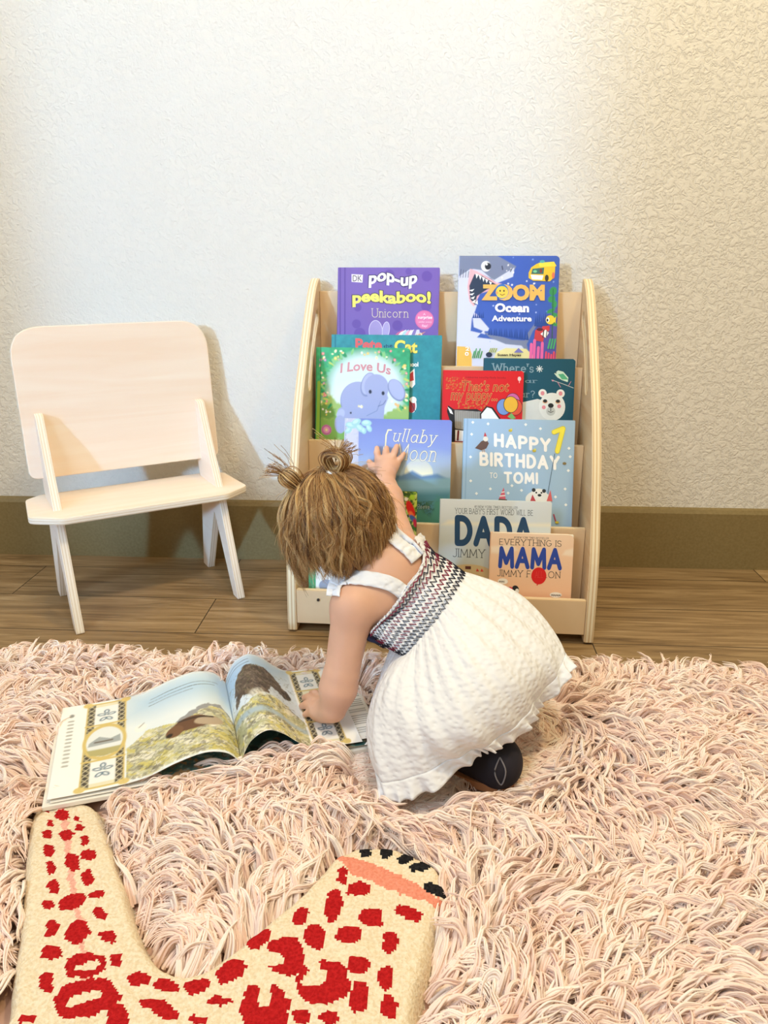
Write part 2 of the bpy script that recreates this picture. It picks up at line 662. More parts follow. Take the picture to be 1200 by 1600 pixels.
# ------------------------------------------------------------------ room shell
YW = 1.633
ang_w = 0.0
o = obj('floor', *box(-2.2, -1.0, -0.03, 2.2, YW + 0.1, 0.0), floor_mat()); tag(o, kind='structure')
o = obj('wall_back', *box(-2.2, YW, -0.03, 2.2, YW + 0.1, 2.5), wall_mat()); tag(o, kind='structure')
bb = NT('baseboard_paint')
nz = bb.n('ShaderNodeTexNoise', Scale=180.0, Detail=2.0)
bb.l(bb.coords(), nz.inputs['Vector'])
bb.l(bb.ramp(nz.outputs[0], [(0.3, lin('#84724a')), (0.7, lin('#8f7d55'))]), bb.b.inputs['Base Color'])
bb.b.inputs['Roughness'].default_value = 0.45
prof = [(0, 0), (-0.012, 0), (-0.012, 0.128), (-0.0075, 0.136), (0, 0.139)]
V = [(x, YW + p[0], p[1]) for x in (-2.2, 2.2) for p in prof]
Fc = [(i, (i + 1) % 5, 5 + (i + 1) % 5, 5 + i) for i in range(5)] + [(4, 3, 2, 1, 0), (5, 6, 7, 8, 9)]
o = obj('baseboard_back', V, Fc, bb.m); tag(o, kind='structure')

# ------------------------------------------------------------------ child's chair
uc = np.array([0.838, 0.545, 0]); fc = np.array([0.545, -0.838, 0])
OC = np.array([-0.556, 1.412, 0])
chair = empty('toddler_chair', 'small whitewashed plywood child chair against the wall beside the bookshelf', 'chair',
              frame(OC, uc, -fc, (0, 0, 1)))
# local axes: x across, y backwards, z up
side = round_poly([(0.075, 0.374, .01), (0.112, 0.380, .01), (0.124, 0.30, .01), (0.092, 0.20, .01), (0.122, 0.0, .003), (0.088, 0.0, .003),
                   (0.014, 0.158, .006), (-0.078, 0.0, .003), (-0.108, 0.0, .003), (-0.022, 0.20, .02), (0.02, 0.27, .05)])
for s in (-0.155, 0.155):
    fr = plate('side_frame', side, [], 0.015, [WASH, WASH_E], chair,
               matrix=frame((s, 0, 0), (0, 1, 0), (0, 0, 1), (1, 0, 0)))
    edge_faces(fr)
    for zz, yy in ((0.335, 0.094), (0.222, 0.03)):
        v, f = tube_mesh([(yy, zz, 0.0073), (yy, zz, 0.0085)], 0.0032, 10)
        obj('bolt', v, f, mat('dark_steel', '#3a3532', 0.4), fr)
seat = round_poly([(-0.155, -0.066, .03), (0.155, -0.066, .03), (0.208, -0.03, .02), (0.20, 0.09, .02), (0.17, 0.112, .01),
                   (-0.17, 0.112, .01), (-0.20, 0.09, .02), (-0.208, -0.03, .02)])
o = plate('seat', seat, [], 0.014, [WASH, WASH_E], chair, bev=0.003, matrix=Matrix.Translation((0, 0, 0.206)))
edge_faces(o)
back = round_poly([(-0.187, 0.0, .018), (0.187, 0.0, .018), (0.187, 0.285, .06), (-0.187, 0.285, .06)], 10)
tb = radians(6)
o = plate('backrest', back, [], 0.013, [WASH, WASH_E], chair, bev=0.002,
          matrix=frame((0, 0.085, 0.252), (1, 0, 0), (0, sin(tb), cos(tb)), (0, -cos(tb), sin(tb))))
edge_faces(o)

# ------------------------------------------------------------------ bookshelf
AS = np.array([-0.249, 1.270, 0.0]); th = radians(-2.17)
us = np.array([cos(th), sin(th), 0]); vs = np.array([-sin(th), cos(th), 0]); zs = np.array([0, 0, 1.0])
SW = 0.554
shelf = empty('front_facing_bookshelf', 'low birch plywood bookshelf of four tiers displaying picture books', 'bookshelf',
              frame(AS, us, vs, zs))
front = [(0, .004), (.001, .04), (.012, .15), (.043, .24), (.073, .315), (.12, .40), (.175, .47), (.24, .545), (.285, .590), (.316, .611), (.332, .617)]
fr_s = [tuple(p) for p in catmull(front, 5)]
outline = [(0.006, 0.0)] + fr_s + [(0.342, .617), (0.346, .606), (0.346, .01), (0.342, 0), (0.30, 0), (0.29, .035), (0.07, .035), (0.05, 0)]
sl = catmull([(.198, .428), (.225, .470), (.262, .512), (.300, .545)], 8)
tn = np.gradient(sl, axis=0); tn /= np.linalg.norm(tn, axis=1)[:, None]
nn = np.stack([-tn[:, 1], tn[:, 0]], 1)
hw = 0.0135
aE, a0_ = math.degrees(atan2(nn[-1][1], nn[-1][0])), math.degrees(atan2(nn[0][1], nn[0][0]))
slot = [tuple(p) for p in sl + nn * hw] + arc(sl[-1][0], sl[-1][1], hw, hw, aE, aE - 180, 8)[1:-1] + [tuple(p) for p in (sl - nn * hw)[::-1]] + arc(sl[0][0], sl[0][1], hw, hw, a0_ - 180, a0_ - 360, 8)[1:-1]
for x in (0.0085, SW - 0.0085):
    o = plate('side_panel', outline, [slot], 0.017, [BIRCH, BIRCH_E], shelf, bev=0.0025,
              matrix=frame((x, 0, 0.0006), (0, 1, 0), (0, 0, 1), (1, 0, 0)))
    edge_faces(o)


def board(name, b, mats=(BIRCH, BIRCH_E), bev=0.0012):
    # board with its layers stacked along local y (thickness axis)
    o = bbox_obj(name, b, list(mats), shelf, bev)
    return o


DIV_E = ply_edge_mat('birch_divider_edge', '#b58d5c', '#efdfbe', 0.005, 1)
tops = [(0.080, 0.193, 0.03), (0.170, 0.325, 0.14), (0.255, 0.457, 0.27), (0.336, 0.593, 0.40)]
lean = 0.10


def divider(name, v, ztop, zbot, t=0.012):
    h = ztop - zbot
    o = obj(name, *box(0.0175, -t / 2, 0, SW - 0.0175, t / 2, h), [BIRCH, DIV_E], shelf,
            matrix=frame((0, v - lean * 0.35 * h, zbot), (1, 0, 0), Vector((0, 1, -lean * 0.35)).normalized(), Vector((0, lean * 0.35, 1)).normalized()))
    bevel_obj(o, 0.0012)
    edge_faces(o, 1)
    return o


divider('front_ledge', 0.010, 0.083, 0.018)
floors = [0.03, 0.14, 0.27, 0.40]
for (v, zt, zf) in tops:
    divider('divider', v, zt, zf - 0.012)
lips = [0.010, 0.080, 0.170, 0.255]
for k in range(4):
    o = board('tray', (0.0175, lips[k] + 0.003, floors[k] - 0.012, SW - 0.0175, tops[k][0] - 0.004, floors[k]))
# foot screw on the ledge
v, f = tube_mesh([(0.058, 0.0045, 0.066), (0.058, 0.001, 0.066)], 0.0026, 10)
obj('screw', v, f, mat('dark_steel', '#3a3532', 0.4), shelf)

# ------------------------------------------------------------------ books
TIER = [((.043, .0305), (.0725, .193)), ((.108, .1405), (.1625, .325)), ((.207, .2705), (.2475, .457)), ((.2825, .4005), (.3285, .593))]


class Book:
    """a book leaning in a tier; cover artwork is given in the units of the photograph"""

    def __init__(self, label, tier, u0, u1, h, t, L, T, wpx, base, spine=None, off=0.0, skew=0.0, r=0.003, name='picture_book', hard=True, group='picture books displayed on the bookshelf'):
        (v0, z0), (v1, z1) = TIER[tier]
        tl = atan2(v1 - v0, z1 - z0)
        up = vs * sin(tl) + zs * cos(tl)
        nf = zs * sin(tl) - vs * cos(tl)
        o = AS + vs * v0 + zs * z0 + nf * (off + t)
        self.W, self.H, self.t = u1 - u0, h, t
        self.root = empty(name, label, 'book', frame(o + us * u0 + up * 0.001, us, up, nf), group)
        self.L, self.T, self.k, self.skew = L, T, self.W / wpx, skew
        self.base = base
        self.LV, self.LF, self.LM, self.lm = [], [], [], []
        self.layer = 0
        res = 0.00105
        nx, ny = int(self.W / res) + 1, int(self.H / res) + 1
        self.gx, self.gy = np.meshgrid(np.linspace(0, self.W, nx), np.linspace(0, self.H, ny), indexing='ij')
        PY = T + (h - self.gy) / self.k
        PX = L + self.gx / self.k + skew * (PY - T)
        self.P = Paint(PX, PY, 1.1)
        self.P.fill(base)
        self.r, self.hard, self.spine = r, hard, spine or base

    def loc(self, v):
        v = np.asarray(v, float)
        y = self.H - (v[:, 1] - self.T) * self.k
        x = (v[:, 0] - self.L - self.skew * (v[:, 1] - self.T)) * self.k
        return np.stack([x, y], 1)

    def add(self, v, f, col):
        self.layer += 1
        xy = self.loc(v)
        xy[:, 0] = np.clip(xy[:, 0], 0, self.W); xy[:, 1] = np.clip(xy[:, 1], 0, self.H)
        m = mat('ink_' + col.lstrip('#'), col, 0.45)
        if m not in self.lm: self.lm.append(m)
        o = len(self.LV)
        z = 0.0003 + 0.000025 * self.layer
        zs_ = np.full(len(xy), z)
        if len(f) > 1:
            for i, q in enumerate(f):
                zs_[list(q)] = z + (i % 12) * 2e-6
        self.LV += [(x, y, c) for (x, y), c in zip(xy, zs_)]
        self.LF += [tuple(i + o for i in q) for q in f]
        self.LM += [self.lm.index(m)] * len(f)

    def text(self, s, x0, y0, x1, y1, col, bold=0.0, out=None, ow=0.0, font='sans', slant=0.0, rot=0.0, gap=None, wave=None):
        """letters fitted into the box x0,y0 (top left) to x1,y1 (bottom right)"""
        def make(off):
            if font == 'sans': return font_text(s, bold + off, slant, gap or 1.0)
            return stroke_text(s, bold + 2 * off, font == 'serif', gap or 0.24, True, slant)
        v, f = make(0.0)
        mn, mx_ = v.min(0), v.max(0)
        jobs = ([(ow, out)] if out else []) + [(0.0, col)]
        for off, c in jobs:
            if off: v, f = make(off)
            else: v, f = make(0.0)
            q = (v - mn) / (mx_ - mn)
            X = x0 + q[:, 0] * (x1 - x0)
            Y = y1 - q[:, 1] * (y1 - y0)
            if wave: Y = Y + wave(np.clip(q[:, 0], 0, 1))
            if rot:
                cx, cy = (x0 + x1) / 2, (y0 + y1) / 2
                c_, s_ = cos(radians(rot)), sin(radians(rot))
                X, Y = cx + (X - cx) * c_ - (Y - cy) * s_, cy + (X - cx) * s_ + (Y - cy) * c_
            self.add(np.stack([X, Y], 1), f, c)

    def poly(self, pts, col):
        from mathutils.geometry import tessellate_polygon
        tri = tessellate_polygon([[Vector((p[0], p[1], 0)) for p in pts]])
        self.add(pts, [tuple(t) for t in tri], col)

    def ell(self, cx, cy, rx, ry, col, ang=0, n=28):
        c, s = cos(radians(ang)), sin(radians(ang))
        pts = [(cx + rx * cos(a) * c - ry * sin(a) * s, cy + rx * cos(a) * s + ry * sin(a) * c) for a in np.linspace(0, 2 * pi, n, endpoint=False)]
        self.add(pts, [tuple(range(n))], col)

    def line(self, pts, wd, col):
        v, f = ribbon(pts, wd)
        self.add(v, f, col)

    def build(self):
        W, H, t, r = self.W, self.H, self.t, self.r
        nx, ny = self.gx.shape
        V = np.stack([self.gx, self.gy, np.full(self.gx.shape, 0.0002)], -1).reshape(-1, 3)
        cx = (self.gx[:-1, :-1] + self.gx[1:, 1:]) / 2; cy = (self.gy[:-1, :-1] + self.gy[1:, 1:]) / 2
        dx = np.maximum(cx - (W - r), 0) if not self.hard or True else 0
        dy = np.maximum(np.maximum(cy - (H - r), r - cy), 0)
        keep = np.hypot(dx, dy) <= r
        i, j = np.nonzero(keep)
        a = i * ny + j
        faces = np.stack([a, a + ny, a + ny + 1, a + 1], 1)
        cov = 0.0022 if self.hard else 0.0012
        ring = round_poly([(0, 0, 0.0008), (W, 0, r), (W, H, r), (0, H, 0.0008)], 5)
        n = len(ring)
        b = len(V)
        V = list(map(tuple, V)) + [(x, y, 0.0) for x, y in ring] + [(x, y, -cov) for x, y in ring]
        Fc = [tuple(q) for q in faces] + [(b + k, b + n + k, b + n + (k + 1) % n, b + (k + 1) % n) for k in range(n)] + [tuple(range(b + 2 * n - 1, b + n - 1, -1)), tuple(range(b, b + n))]
        mi = [0] * len(faces) + [1] * (n + 2)
        o = obj('front_cover', V, Fc, [PRINT, mat('board_' + self.base.lstrip('#'), self.base, 0.5)], self.root, midx=mi)
        ink(o, self.P.C, self.base)
        if self.LV:
            obj('cover_lettering', self.LV, self.LF, self.lm, self.root, midx=self.LM)
        bk = plate('back_cover', ring, [], cov, mat('board_' + self.base.lstrip('#'), self.base, 0.5), self.root, bev=0.0004, matrix=Matrix.Translation((0, 0, -t + cov / 2)))
        g = 0.003 if self.hard else 0.0
        bbox_obj('page_block', (0.003, g, -t + cov + .0001, W - g - 0.0004, H - g - 0.0004, -cov - .0001), mat('page_edges', '#efe9dc', 0.8), self.root, 0.0003)
        bbox_obj('spine', (-0.0015, 0, -t + 0.0004, 0.0028, H, -0.0004), mat('board_' + self.spine.lstrip('#'), self.spine, 0.45), self.root, 0.0006)
        return self


# --- purple pop-up book, top tier
b = Book('tall purple hardcover with white and yellow bubble lettering, top tier left', 3, .058, .258, .240, .016, 531, 419, 157, '#7d63b6', '#6a50a6', skew=-.03)
P = b.P
for x, y, r_ in ((563, 520, 9), (610, 430, 8), (668, 432, 8), (558, 505, 7), (622, 507, 8), (560, 480, 6), (667, 477, 8), (600, 512, 5), (640, 425, 5)):
    P.ell(x, y, r_, r_, '#6d52aa')
for x in (533.5, 541):
    P.line([(x, 410), (x - 3, 620)], 1.6, '#553c92')
b.poly([(551, 429), (569, 430), (568, 442), (551, 441)], '#efeaf4')
b.text('DK', 553, 431, 567, 440, '#4a4452', 0.0)
wv = lambda q: -3.5 * np.sin(q * pi) + 3 * q
b.text('pop-up', 578, 430, 653, 449, '#ffffff', .035, '#3c2b66', .05, rot=3, wave=lambda q: 3 * np.cos(q * 9))
b.text('peekaboo!', 552, 454, 674, 478, '#f6ee72', .04, '#4a3a55', .045, wave=lambda q: 1.5 * np.cos(q * 12))
b.text('Unicorn', 581, 481, 640, 495, '#e9dfc6', .07, '#5a4488', .02, font='serif')
b.ell(664, 498, 14.5, 14.5, '#e56fa8')
b.ell(664, 498, 12.8, 12.8, '#ea82b4')
b.text('A', 662, 488, 666, 491, '#fbe6f1'); b.text('surprise', 654, 492, 676, 498, '#ffffff', .02)
b.text('under every', 655, 500, 675, 503, '#fbe6f1'); b.text('flap!', 660, 505, 669, 510, '#fbe6f1')
b.ell(588, 516, 11, 17, '#d9d3e6'); b.ell(588, 516, 10, 16, '#a99ad2'); b.ell(604, 514, 6, 13, '#d9d3e6', 8); b.ell(604, 514, 5, 12, '#b3a6d8', 8)
for i, c in enumerate(['#d9719a', '#ffffff', '#bfe0ea', '#f0b8cc', '#ffffff', '#8f7cc0', '#e8e4f2']):
    b.poly([(610 + i * 6, 530), (622 + i * 5, 518 - i * 0.8), (632 + i * 4, 513), (622 + i * 6, 530)], c)
b.poly([(648, 522), (666, 516), (650, 528)], '#e8a08a'); b.line([(653, 519), (655, 525)], 1.5, '#fff1d8'); b.line([(658, 518), (660, 522)], 1.5, '#fff1d8')
b.build()

# --- ocean board book, top tier
b = Book('royal blue board book with a grinning grey shark, top tier right', 3, .296, .488, .262, .018, 718, 404, 155, '#3f5fb8', '#cfd3ea', skew=-.031, r=.009, hard=False)
P = b.P
P.fill('#4263bc')
P.poly([(700, 400), (760, 400), (775, 403), (806, 420), (800, 432), (780, 440), (735, 450), (715, 432), (700, 440)], '#7f88a6')
P.poly([(700, 446), (735, 424), (772, 441), (803, 422), (801, 436), (776, 446), (752, 426), (738, 424), (732, 460), (738, 478), (745, 480), (742, 489), (737, 500), (735, 520), (758, 525), (756, 518), (745, 530), (800, 536), (815, 542), (835, 560), (838, 580), (690, 600), (690, 440)], '#d8dcf0')
P.poly([(734, 424), (744, 427), (775, 445), (784, 447), (770, 456), (750, 462), (740, 482), (733, 474), (730, 452)], '#f2b9c4')
P.poly([(741, 432), (752, 434), (775, 448), (760, 456), (745, 466), (742, 480), (734, 470), (733, 450)], '#2e3c56')
for x, y, dx, dy in ((745, 432, -1, 7), (750, 434, 0, 7), (755, 437, 0, 7), (760, 440, 0, 6), (766, 444, 0, 5), (735, 458, 6, -3), (735, 464, 6, -3), (737, 470, 5, -4), (739, 476, 4, -5), (744, 478, 2, -6)):
    b.poly([(x - 2.4, y - 1), (x + 2.4, y + 1), (x + dx, y + dy)], '#ffffff')
P.poly([(737, 489), (745, 494), (764, 516), (762, 520), (755, 520), (740, 514)], '#d8dcf0')
P.poly([(756, 522), (775, 526), (800, 533), (820, 534), (823, 524), (835, 508), (845, 502), (832, 520), (823, 540), (828, 560), (815, 542), (790, 540), (765, 530)], '#7f88a6')
P.ell(759, 420, 7.5, 8, '#ffffff'); P.ell(762, 420, 5, 5.5, '#1c2230'); P.ell(760, 417, 1.6, 1.6, '#ffffff')
P.line([(784, 420), (785, 425)], 1.6, '#303850'); P.line([(799, 424), (797, 428)], 1.6, '#303850')
for i in range(4): P.line([(720 + i * 4, 425 + i), (719 + i * 4, 437)], 1.1, '#5a6078')
for i in range(16):
    x = 764 + i * 4; b.poly([(x - 2, 526 + i * .5), (x + 2, 526 + i * .5), (x + 1 * (-1) ** i, 515)], '#2c4f9c')
for i in range(6): b.poly([(738 + i * 3, 500), (741 + i * 3, 500), (740 + i * 3, 492 - i % 2 * 3)], '#2c4f9c')
for i in range(7): b.poly([(834 + i * 3, 512), (838 + i * 3, 512), (837 + i * 3, 495 - i % 3 * 3)], '#2c4f9c')
P.poly([(835, 520), (848, 500), (872, 480), (880, 600), (835, 600)], '#5b57a8')
P.speck(16, 780, 405, 870, 450, (.7, 1.6), ['#8fb0e8', '#ffffff'], 3)
P.speck(10, 738, 440, 860, 540, (.6, 1.3), ['#8fb0e8', '#cfe0ff'], 8)
# bus
b.poly([(829, 422), (838, 416), (862, 414), (866, 420), (865, 436), (858, 443), (832, 442), (825, 438), (825, 430)], '#f2c531')
b.poly([(840, 415), (864, 413), (868, 420), (842, 421)], '#fbe04a'); b.poly([(831, 424), (849, 422), (848, 432), (829, 432)], '#3d6f6a')
b.poly([(828, 433), (848, 434), (846, 441), (830, 440)], '#ffffff'); b.ell(853, 438, 3, 5, '#3b3430'); b.ell(863, 434, 2.2, 5, '#e97b55'); b.ell(846, 413, 4, 2.2, '#5fb3b0')
b.ell(844, 427, 2, 3.5, '#8a3a3a'); b.ell(835, 428, 3, 2, '#7ed0a0')
# plants, fish, coral
for x, y, rx, ry, a in ((863, 458, 5.5, 7, 20), (861, 470, 6, 5, -30), (865, 478, 4, 6, 10), (860, 488, 7, 3, -25), (866, 494, 6, 3, 25), (861, 502, 7, 3, -20), (866, 508, 5, 3, 30)):
    P.ell(x, y, rx, ry, '#3f9b5a', a)
b.line([(863, 455), (862, 530)], 1.1, '#2b6b46')
b.ell(859, 502, 7, 7, '#f0d53f'); b.poly([(864, 502), (868, 496), (867, 508)], '#f0d53f'); b.ell(855, 502, 2.6, 3.6, '#ffffff'); b.ell(854.5, 502.5, 1.5, 2.4, '#20242c')
b.poly([(836, 518), (846, 516), (847, 512), (858, 511), (858, 518), (851, 524), (848, 536), (834, 534)], '#cf3f45'); b.ell(843, 517, 5, 2.4, '#5b2030')
b.poly([(844, 524), (852, 517), (857, 522), (852, 530)], '#ffffff'); b.line([(849, 518), (848, 529)], 1.6, '#22262e'); b.line([(854, 519), (853, 528)], 1.2, '#22262e')
for x, y0, y1 in ((829, 566, 540), (834, 566, 534), (840, 566, 545), (846, 566, 538)): b.line([(x, y0), (x + 1, y1)], 4.5, '#ec6ba8')
for x in range(852, 870, 4): b.line([(x, 568), (x + 1, 552 + (x % 3) * 2)], 3, '#e5506f')
for x in range(856, 868, 4): b.line([(x, 546), (x + 3, 532)], 2.4, '#4db36e')
P.poly([(775, 553), (790, 546), (822, 547), (832, 556), (840, 600), (760, 600)], '#efe2a0')
P.poly([(700, 543), (733, 545), (737, 556), (737, 600), (690, 600)], '#f0bf5a')
b.text('2', 727, 545, 733, 551, '#ffffff', .02); b.text('0', 726, 553, 732, 559, '#ffffff', .02)
for i in range(5): b.line([(738 + i * 3, 562), (741 + i * 3, 552 - i % 2 * 4)], 1.8, '#4fa06c')
for i in range(4): b.line([(764 + i * 3, 553), (767 + i * 3, 547)], 1.4, '#a8b83c')
b.ell(764, 557, 5, 4, '#2a3350'); b.poly([(803, 553), (810, 546), (818, 553)], '#7f7cc0')
b.text('ZOOM', 752, 448, 850, 473, '#f0bb62', .055, font='sans', gap=1.0)
b.ell(783.5, 459, 10.5, 11.5, '#3d79c4'); b.ell(784, 460, 9.6, 9.2, '#f2cf4e'); b.ell(781, 458, 1.1, 1.6, '#3b2a20'); b.ell(787, 458, 1.1, 1.6, '#3b2a20'); b.line([(781, 463), (784, 465), (788, 463)], 1.0, '#8a3f2a'); b.ell(776, 461, 2, 2, '#eea35e')
b.text('Ocean', 773, 477, 826, 491, '#ffffff', .045)
b.text('Adventure', 768, 496, 830, 505, '#ffffff', .03)
b.text('Susan Hayes', 777, 555, 814, 560, '#22262e', .03)
b.text('Sam Rennocks', 777, 563, 814, 567, '#22262e', .03)
b.build()

# --- teal hardcover behind the elephant book
b = Book('teal hardcover mostly hidden behind the green elephant book', 2, .054, .267, .248, .009, 519, 523, 171, '#36929f', '#2a97ad', skew=-.03)
P = b.P
P.C *= (1 + 0.10 * vnoise(P.X, P.Y, 9, 5) + 0.07 * vnoise(P.X, P.Y, 3, 6))[..., None]
P.line([(524, 515), (520, 700)], 2.0, '#1f7488')
b.text('Pete', 555, 529, 597, 547, '#e2646a', .04, rot=1)
b.text('the', 599, 537, 613, 543, '#204a6c', .02, rot=-10)
b.text('Cat', 616, 531, 652, 550, '#f2e469', .04, '#356a6c', .02, rot=3)
b.text('school', 631, 564, 653, 571, '#ffffff', .03)
b.poly([(640, 580), (647, 574), (648, 598), (643, 604), (638, 600)], '#ffffff'); b.poly([(640, 582), (645, 578), (646, 592), (639, 594)], '#d44a50')
b.ell(643, 630, 7, 12, '#ffffff'); b.ell(642, 632, 6, 10, '#b33a45'); b.ell(645, 622, 5, 5, '#ffffff'); b.line([(638, 622), (648, 640)], 1, '#26333a')
b.build()

# --- elephant book
b = Book('green bordered book with painted lilac elephants standing before the teal one', 2, .026, .207, .222, .010, 496, 546, 145, '#3fae74', '#35a06a', off=.0105, skew=-.036, r=.007)
P = b.P
P.fill('#3fb07c')
P.C *= (1 + 0.2 * vnoise(P.X, P.Y, 5, 9))[..., None]
P.ell(572, 604, 58, 50, '#dff3f6', soft=16)
P.ell(565, 640, 62, 42, '#e6f5f2', soft=14)
P.poly([(500, 628), (515, 620), (530, 632), (545, 645), (560, 650), (600, 648), (620, 636), (640, 634), (640, 700), (490, 700)], '#a7c972', soft=5, rough=3)
P.poly([(490, 655), (640, 655), (640, 700), (490, 700)], '#86b95c', soft=8)
P.poly([(496, 640), (506, 632), (522, 640), (524, 655), (496, 655)], '#6fa04f', soft=4, rough=2)
for i in range(70):
    a_ = random.uniform(0, 2 * pi)
    x, y = 570 + 66 * cos(a_), 606 + 56 * sin(a_)
    if y < 640: P.ell(x, y, 5, 1.8, random.choice(['#2f9a63', '#58bd7c', '#8fd08a', '#c8d873']), math.degrees(a_) + random.uniform(-50, 50))
P.speck(22, 502, 550, 636, 566, (1.2, 2.6), ['#e86f9c', '#fff6d8', '#f3d56a', '#ffffff'], 4, True)
P.speck(14, 500, 560, 512, 640, (1.2, 2.6), ['#e86f9c', '#fff6d8', '#a86fc0', '#ffffff'], 5, True)
P.speck(12, 626, 556, 636, 640, (1.5, 3), ['#e86f9c', '#fff6d8', '#f3d56a'], 6, True)
P.speck(14, 500, 625, 640, 660, (1, 2), ['#ffffff', '#f3d56a'], 7)
LI, LD = '#a9b3de', '#8793c9'
P.ell(560, 628, 29, 30, LD); P.ell(560, 627, 28, 29, LI)
P.poly([(545, 640), (600, 635), (597, 670), (580, 668), (572, 655), (560, 668), (545, 668)], LI)
P.poly([(576, 600), (600, 604), (606, 622), (600, 636), (590, 644), (570, 652), (560, 645), (574, 636), (578, 622)], LI, soft=2)
P.ell(575, 602, 11, 19, LD, 18); P.ell(575, 601, 9.5, 17, '#b9c2e6', 18)
P.ell(588, 606, 19, 20, LI)
P.ell(619, 610, 12, 18, LD, -28); P.ell(619, 609, 10.5, 16.5, '#b4bee5', -28)
P.line([(590, 625), (584, 640), (570, 646)], 7, LI); P.line([(594, 627), (588, 642), (572, 650)], 1, LD)
P.ell(578, 613, 2.3, 3, '#2c3350'); P.ell(598, 615, 2.3, 3, '#2c3350'); P.line([(590, 635), (598, 632), (602, 626)], 1, '#6a76b0')
P.ell(539, 646, 13, 9, LI, 10); P.ell(531, 648, 6, 8, '#bcc6ea', 30); P.ell(530, 664, 9, 14, LI); P.line([(548, 648), (558, 646), (562, 638)], 4, LI); P.ell(547, 646, 1.4, 1.6, '#2c3350')
P.speck(5, 555, 630, 566, 640, (1.3, 2.2), ['#ffffff', '#fff1b8'], 11)
P.ell(508, 673, 8, 8, '#c86fb4'); P.ell(508, 673, 5, 5, '#e49cd0'); P.ell(508, 673, 2, 2, '#f6e9b0')
P.line([(502.5, 540), (497, 700)], 1.4, '#227a4c'); P.line([(498, 600), (493, 700)], 5, '#8fbf4a')
b.text('I Love Us', 532, 567, 610, 581, '#d89aa8', .01, '#c9636f', .012, slant=.1, wave=lambda q: 5 * (q - .45) ** 2 * 4)
P.ell(618, 632, 3, 2, '#f2c98a', 40); P.ell(621, 634, 2, 3, '#f2c98a', 20)
b.build()

# --- dark teal bear board book
b = Book('dark teal board book with white bear, right end of its tier', 2, .349, .520, .206, .012, 757, 563, 142, '#1d5468', '#17465a', skew=-.035, r=.007, hard=False)
for s_, x0, y0, x1, y1 in (("Where's", 768, 571, 834, 585), ("polar", 790, 594, 840, 603), ("bear?", 796, 613, 836, 624)):
    b.text(s_, x0, y0, x1, y1, '#9db9c4', .085, '#c6d6dc', .01, font='serif')
    b.text(s_, x0, y0, x1, y1, '#1d5468', .03, font='serif')
for k in range(4): b.line([(843 - 5 * cos(k * pi / 4), 579 - 5 * sin(k * pi / 4)), (843 + 5 * cos(k * pi / 4), 579 + 5 * sin(k * pi / 4))], 1.2, '#e8f0f2')
b.poly([(866, 586), (872, 581), (880, 583), (888, 592), (887, 599), (878, 596), (871, 592)], '#cfe6d4'); b.poly([(872, 587), (880, 586), (888, 595), (878, 595)], '#57b287'); b.ell(868.5, 585, 1, 1, '#20303a')
b.line([(862, 596), (880, 602), (896, 608)], 1.0, '#b8c4c4'); b.line([(871, 599), (876, 607)], 1, '#c78aa0'); b.line([(888, 605), (892, 598)], 1, '#c78aa0'); b.ell(864, 597, 1.6, 1.2, '#d99ab0')
b.poly([(800, 640), (815, 632), (840, 626), (856, 630), (870, 660), (870, 700), (800, 700)], '#dfe2de')
b.ell(848, 617, 6.5, 6.5, '#eceeea'); b.ell(876, 617, 6.5, 6.5, '#eceeea'); b.ell(848, 617, 3, 3.4, '#e38f9b'); b.ell(876, 617, 3, 3.4, '#e38f9b')
b.ell(863, 638, 20.5, 22, '#eceeea'); b.ell(861, 645, 7, 7, '#c9ccc8'); b.ell(861, 636, 4.4, 3.6, '#1f2428'); b.line([(861, 640), (861, 645)], 1, '#1f2428'); b.line([(857, 645), (861, 647), (865, 645)], .9, '#1f2428')
for x in (852, 872): b.ell(x, 630, 4, 3, '#e7b58c'); b.ell(x, 629, 3.2, 2.6, '#23282c')
b.ell(850, 639, 3, 3, '#e7909c'); b.ell(874, 637, 3, 3, '#e7909c')
b.build()

# --- red touch-and-feel board book
b = Book('bright red board book with a puppy and balloons drawn on it', 2, .272, .423, .181, .014, 693, 581, 125, '#d61c22', '#b8151c', off=.0135, skew=-.03, r=.006, hard=False)
P = b.P
P.fill('#dc1f24')
P.speck(90, 697, 592, 730, 612, (.5, .9), ['#c79a3a', '#b5662c'], 1); P.speck(60, 716, 630, 760, 640, (.5, .9), ['#c79a3a', '#b5662c'], 2)
b.text("Usborne touchy-feely books", 728, 590, 790, 594, '#8f1216', .0)
b.text("That's not", 722, 597, 795, 613, '#b5331f', .0, '#dcb860', .022, slant=.2)
b.text("my puppy...", 704, 616, 777, 633, '#b5331f', .0, '#dcb860', .022, slant=.2)
b.ell(811, 593, 2.6, 3.4, '#f5dada'); b.line([(811, 596), (811, 599)], 1, '#f5dada')
for x, y, c in ((787, 637, '#7b9bd8'), (801, 628, '#d86ab0'), (805, 637, '#e8583c'), (798, 633, '#f0b93a')): b.ell(x, y, 11.5, 13, '#2a1a1a'); b.ell(x, y, 10.6, 12.2, c)
b.poly([(793, 652), (799, 646), (806, 654), (800, 656)], '#7cb868')
b.poly([(703, 662), (698, 645), (700, 636), (706, 640), (709, 642), (745, 641), (752, 644), (754, 668), (712, 682), (709, 700), (703, 700)], '#221c1c')
b.poly([(699, 638), (705, 643), (708, 650), (703, 648)], '#ffffff'); b.poly([(710, 643), (752, 645), (752, 668), (740, 676), (711, 672)], '#a49c92')
for i in range(26): b.line([(711 + i * 1.55, 644.5 + (i % 3)), (711 + i * 1.55, 670 - (i % 4))], .5, '#7b746a' if i % 2 else '#c4bdb2')
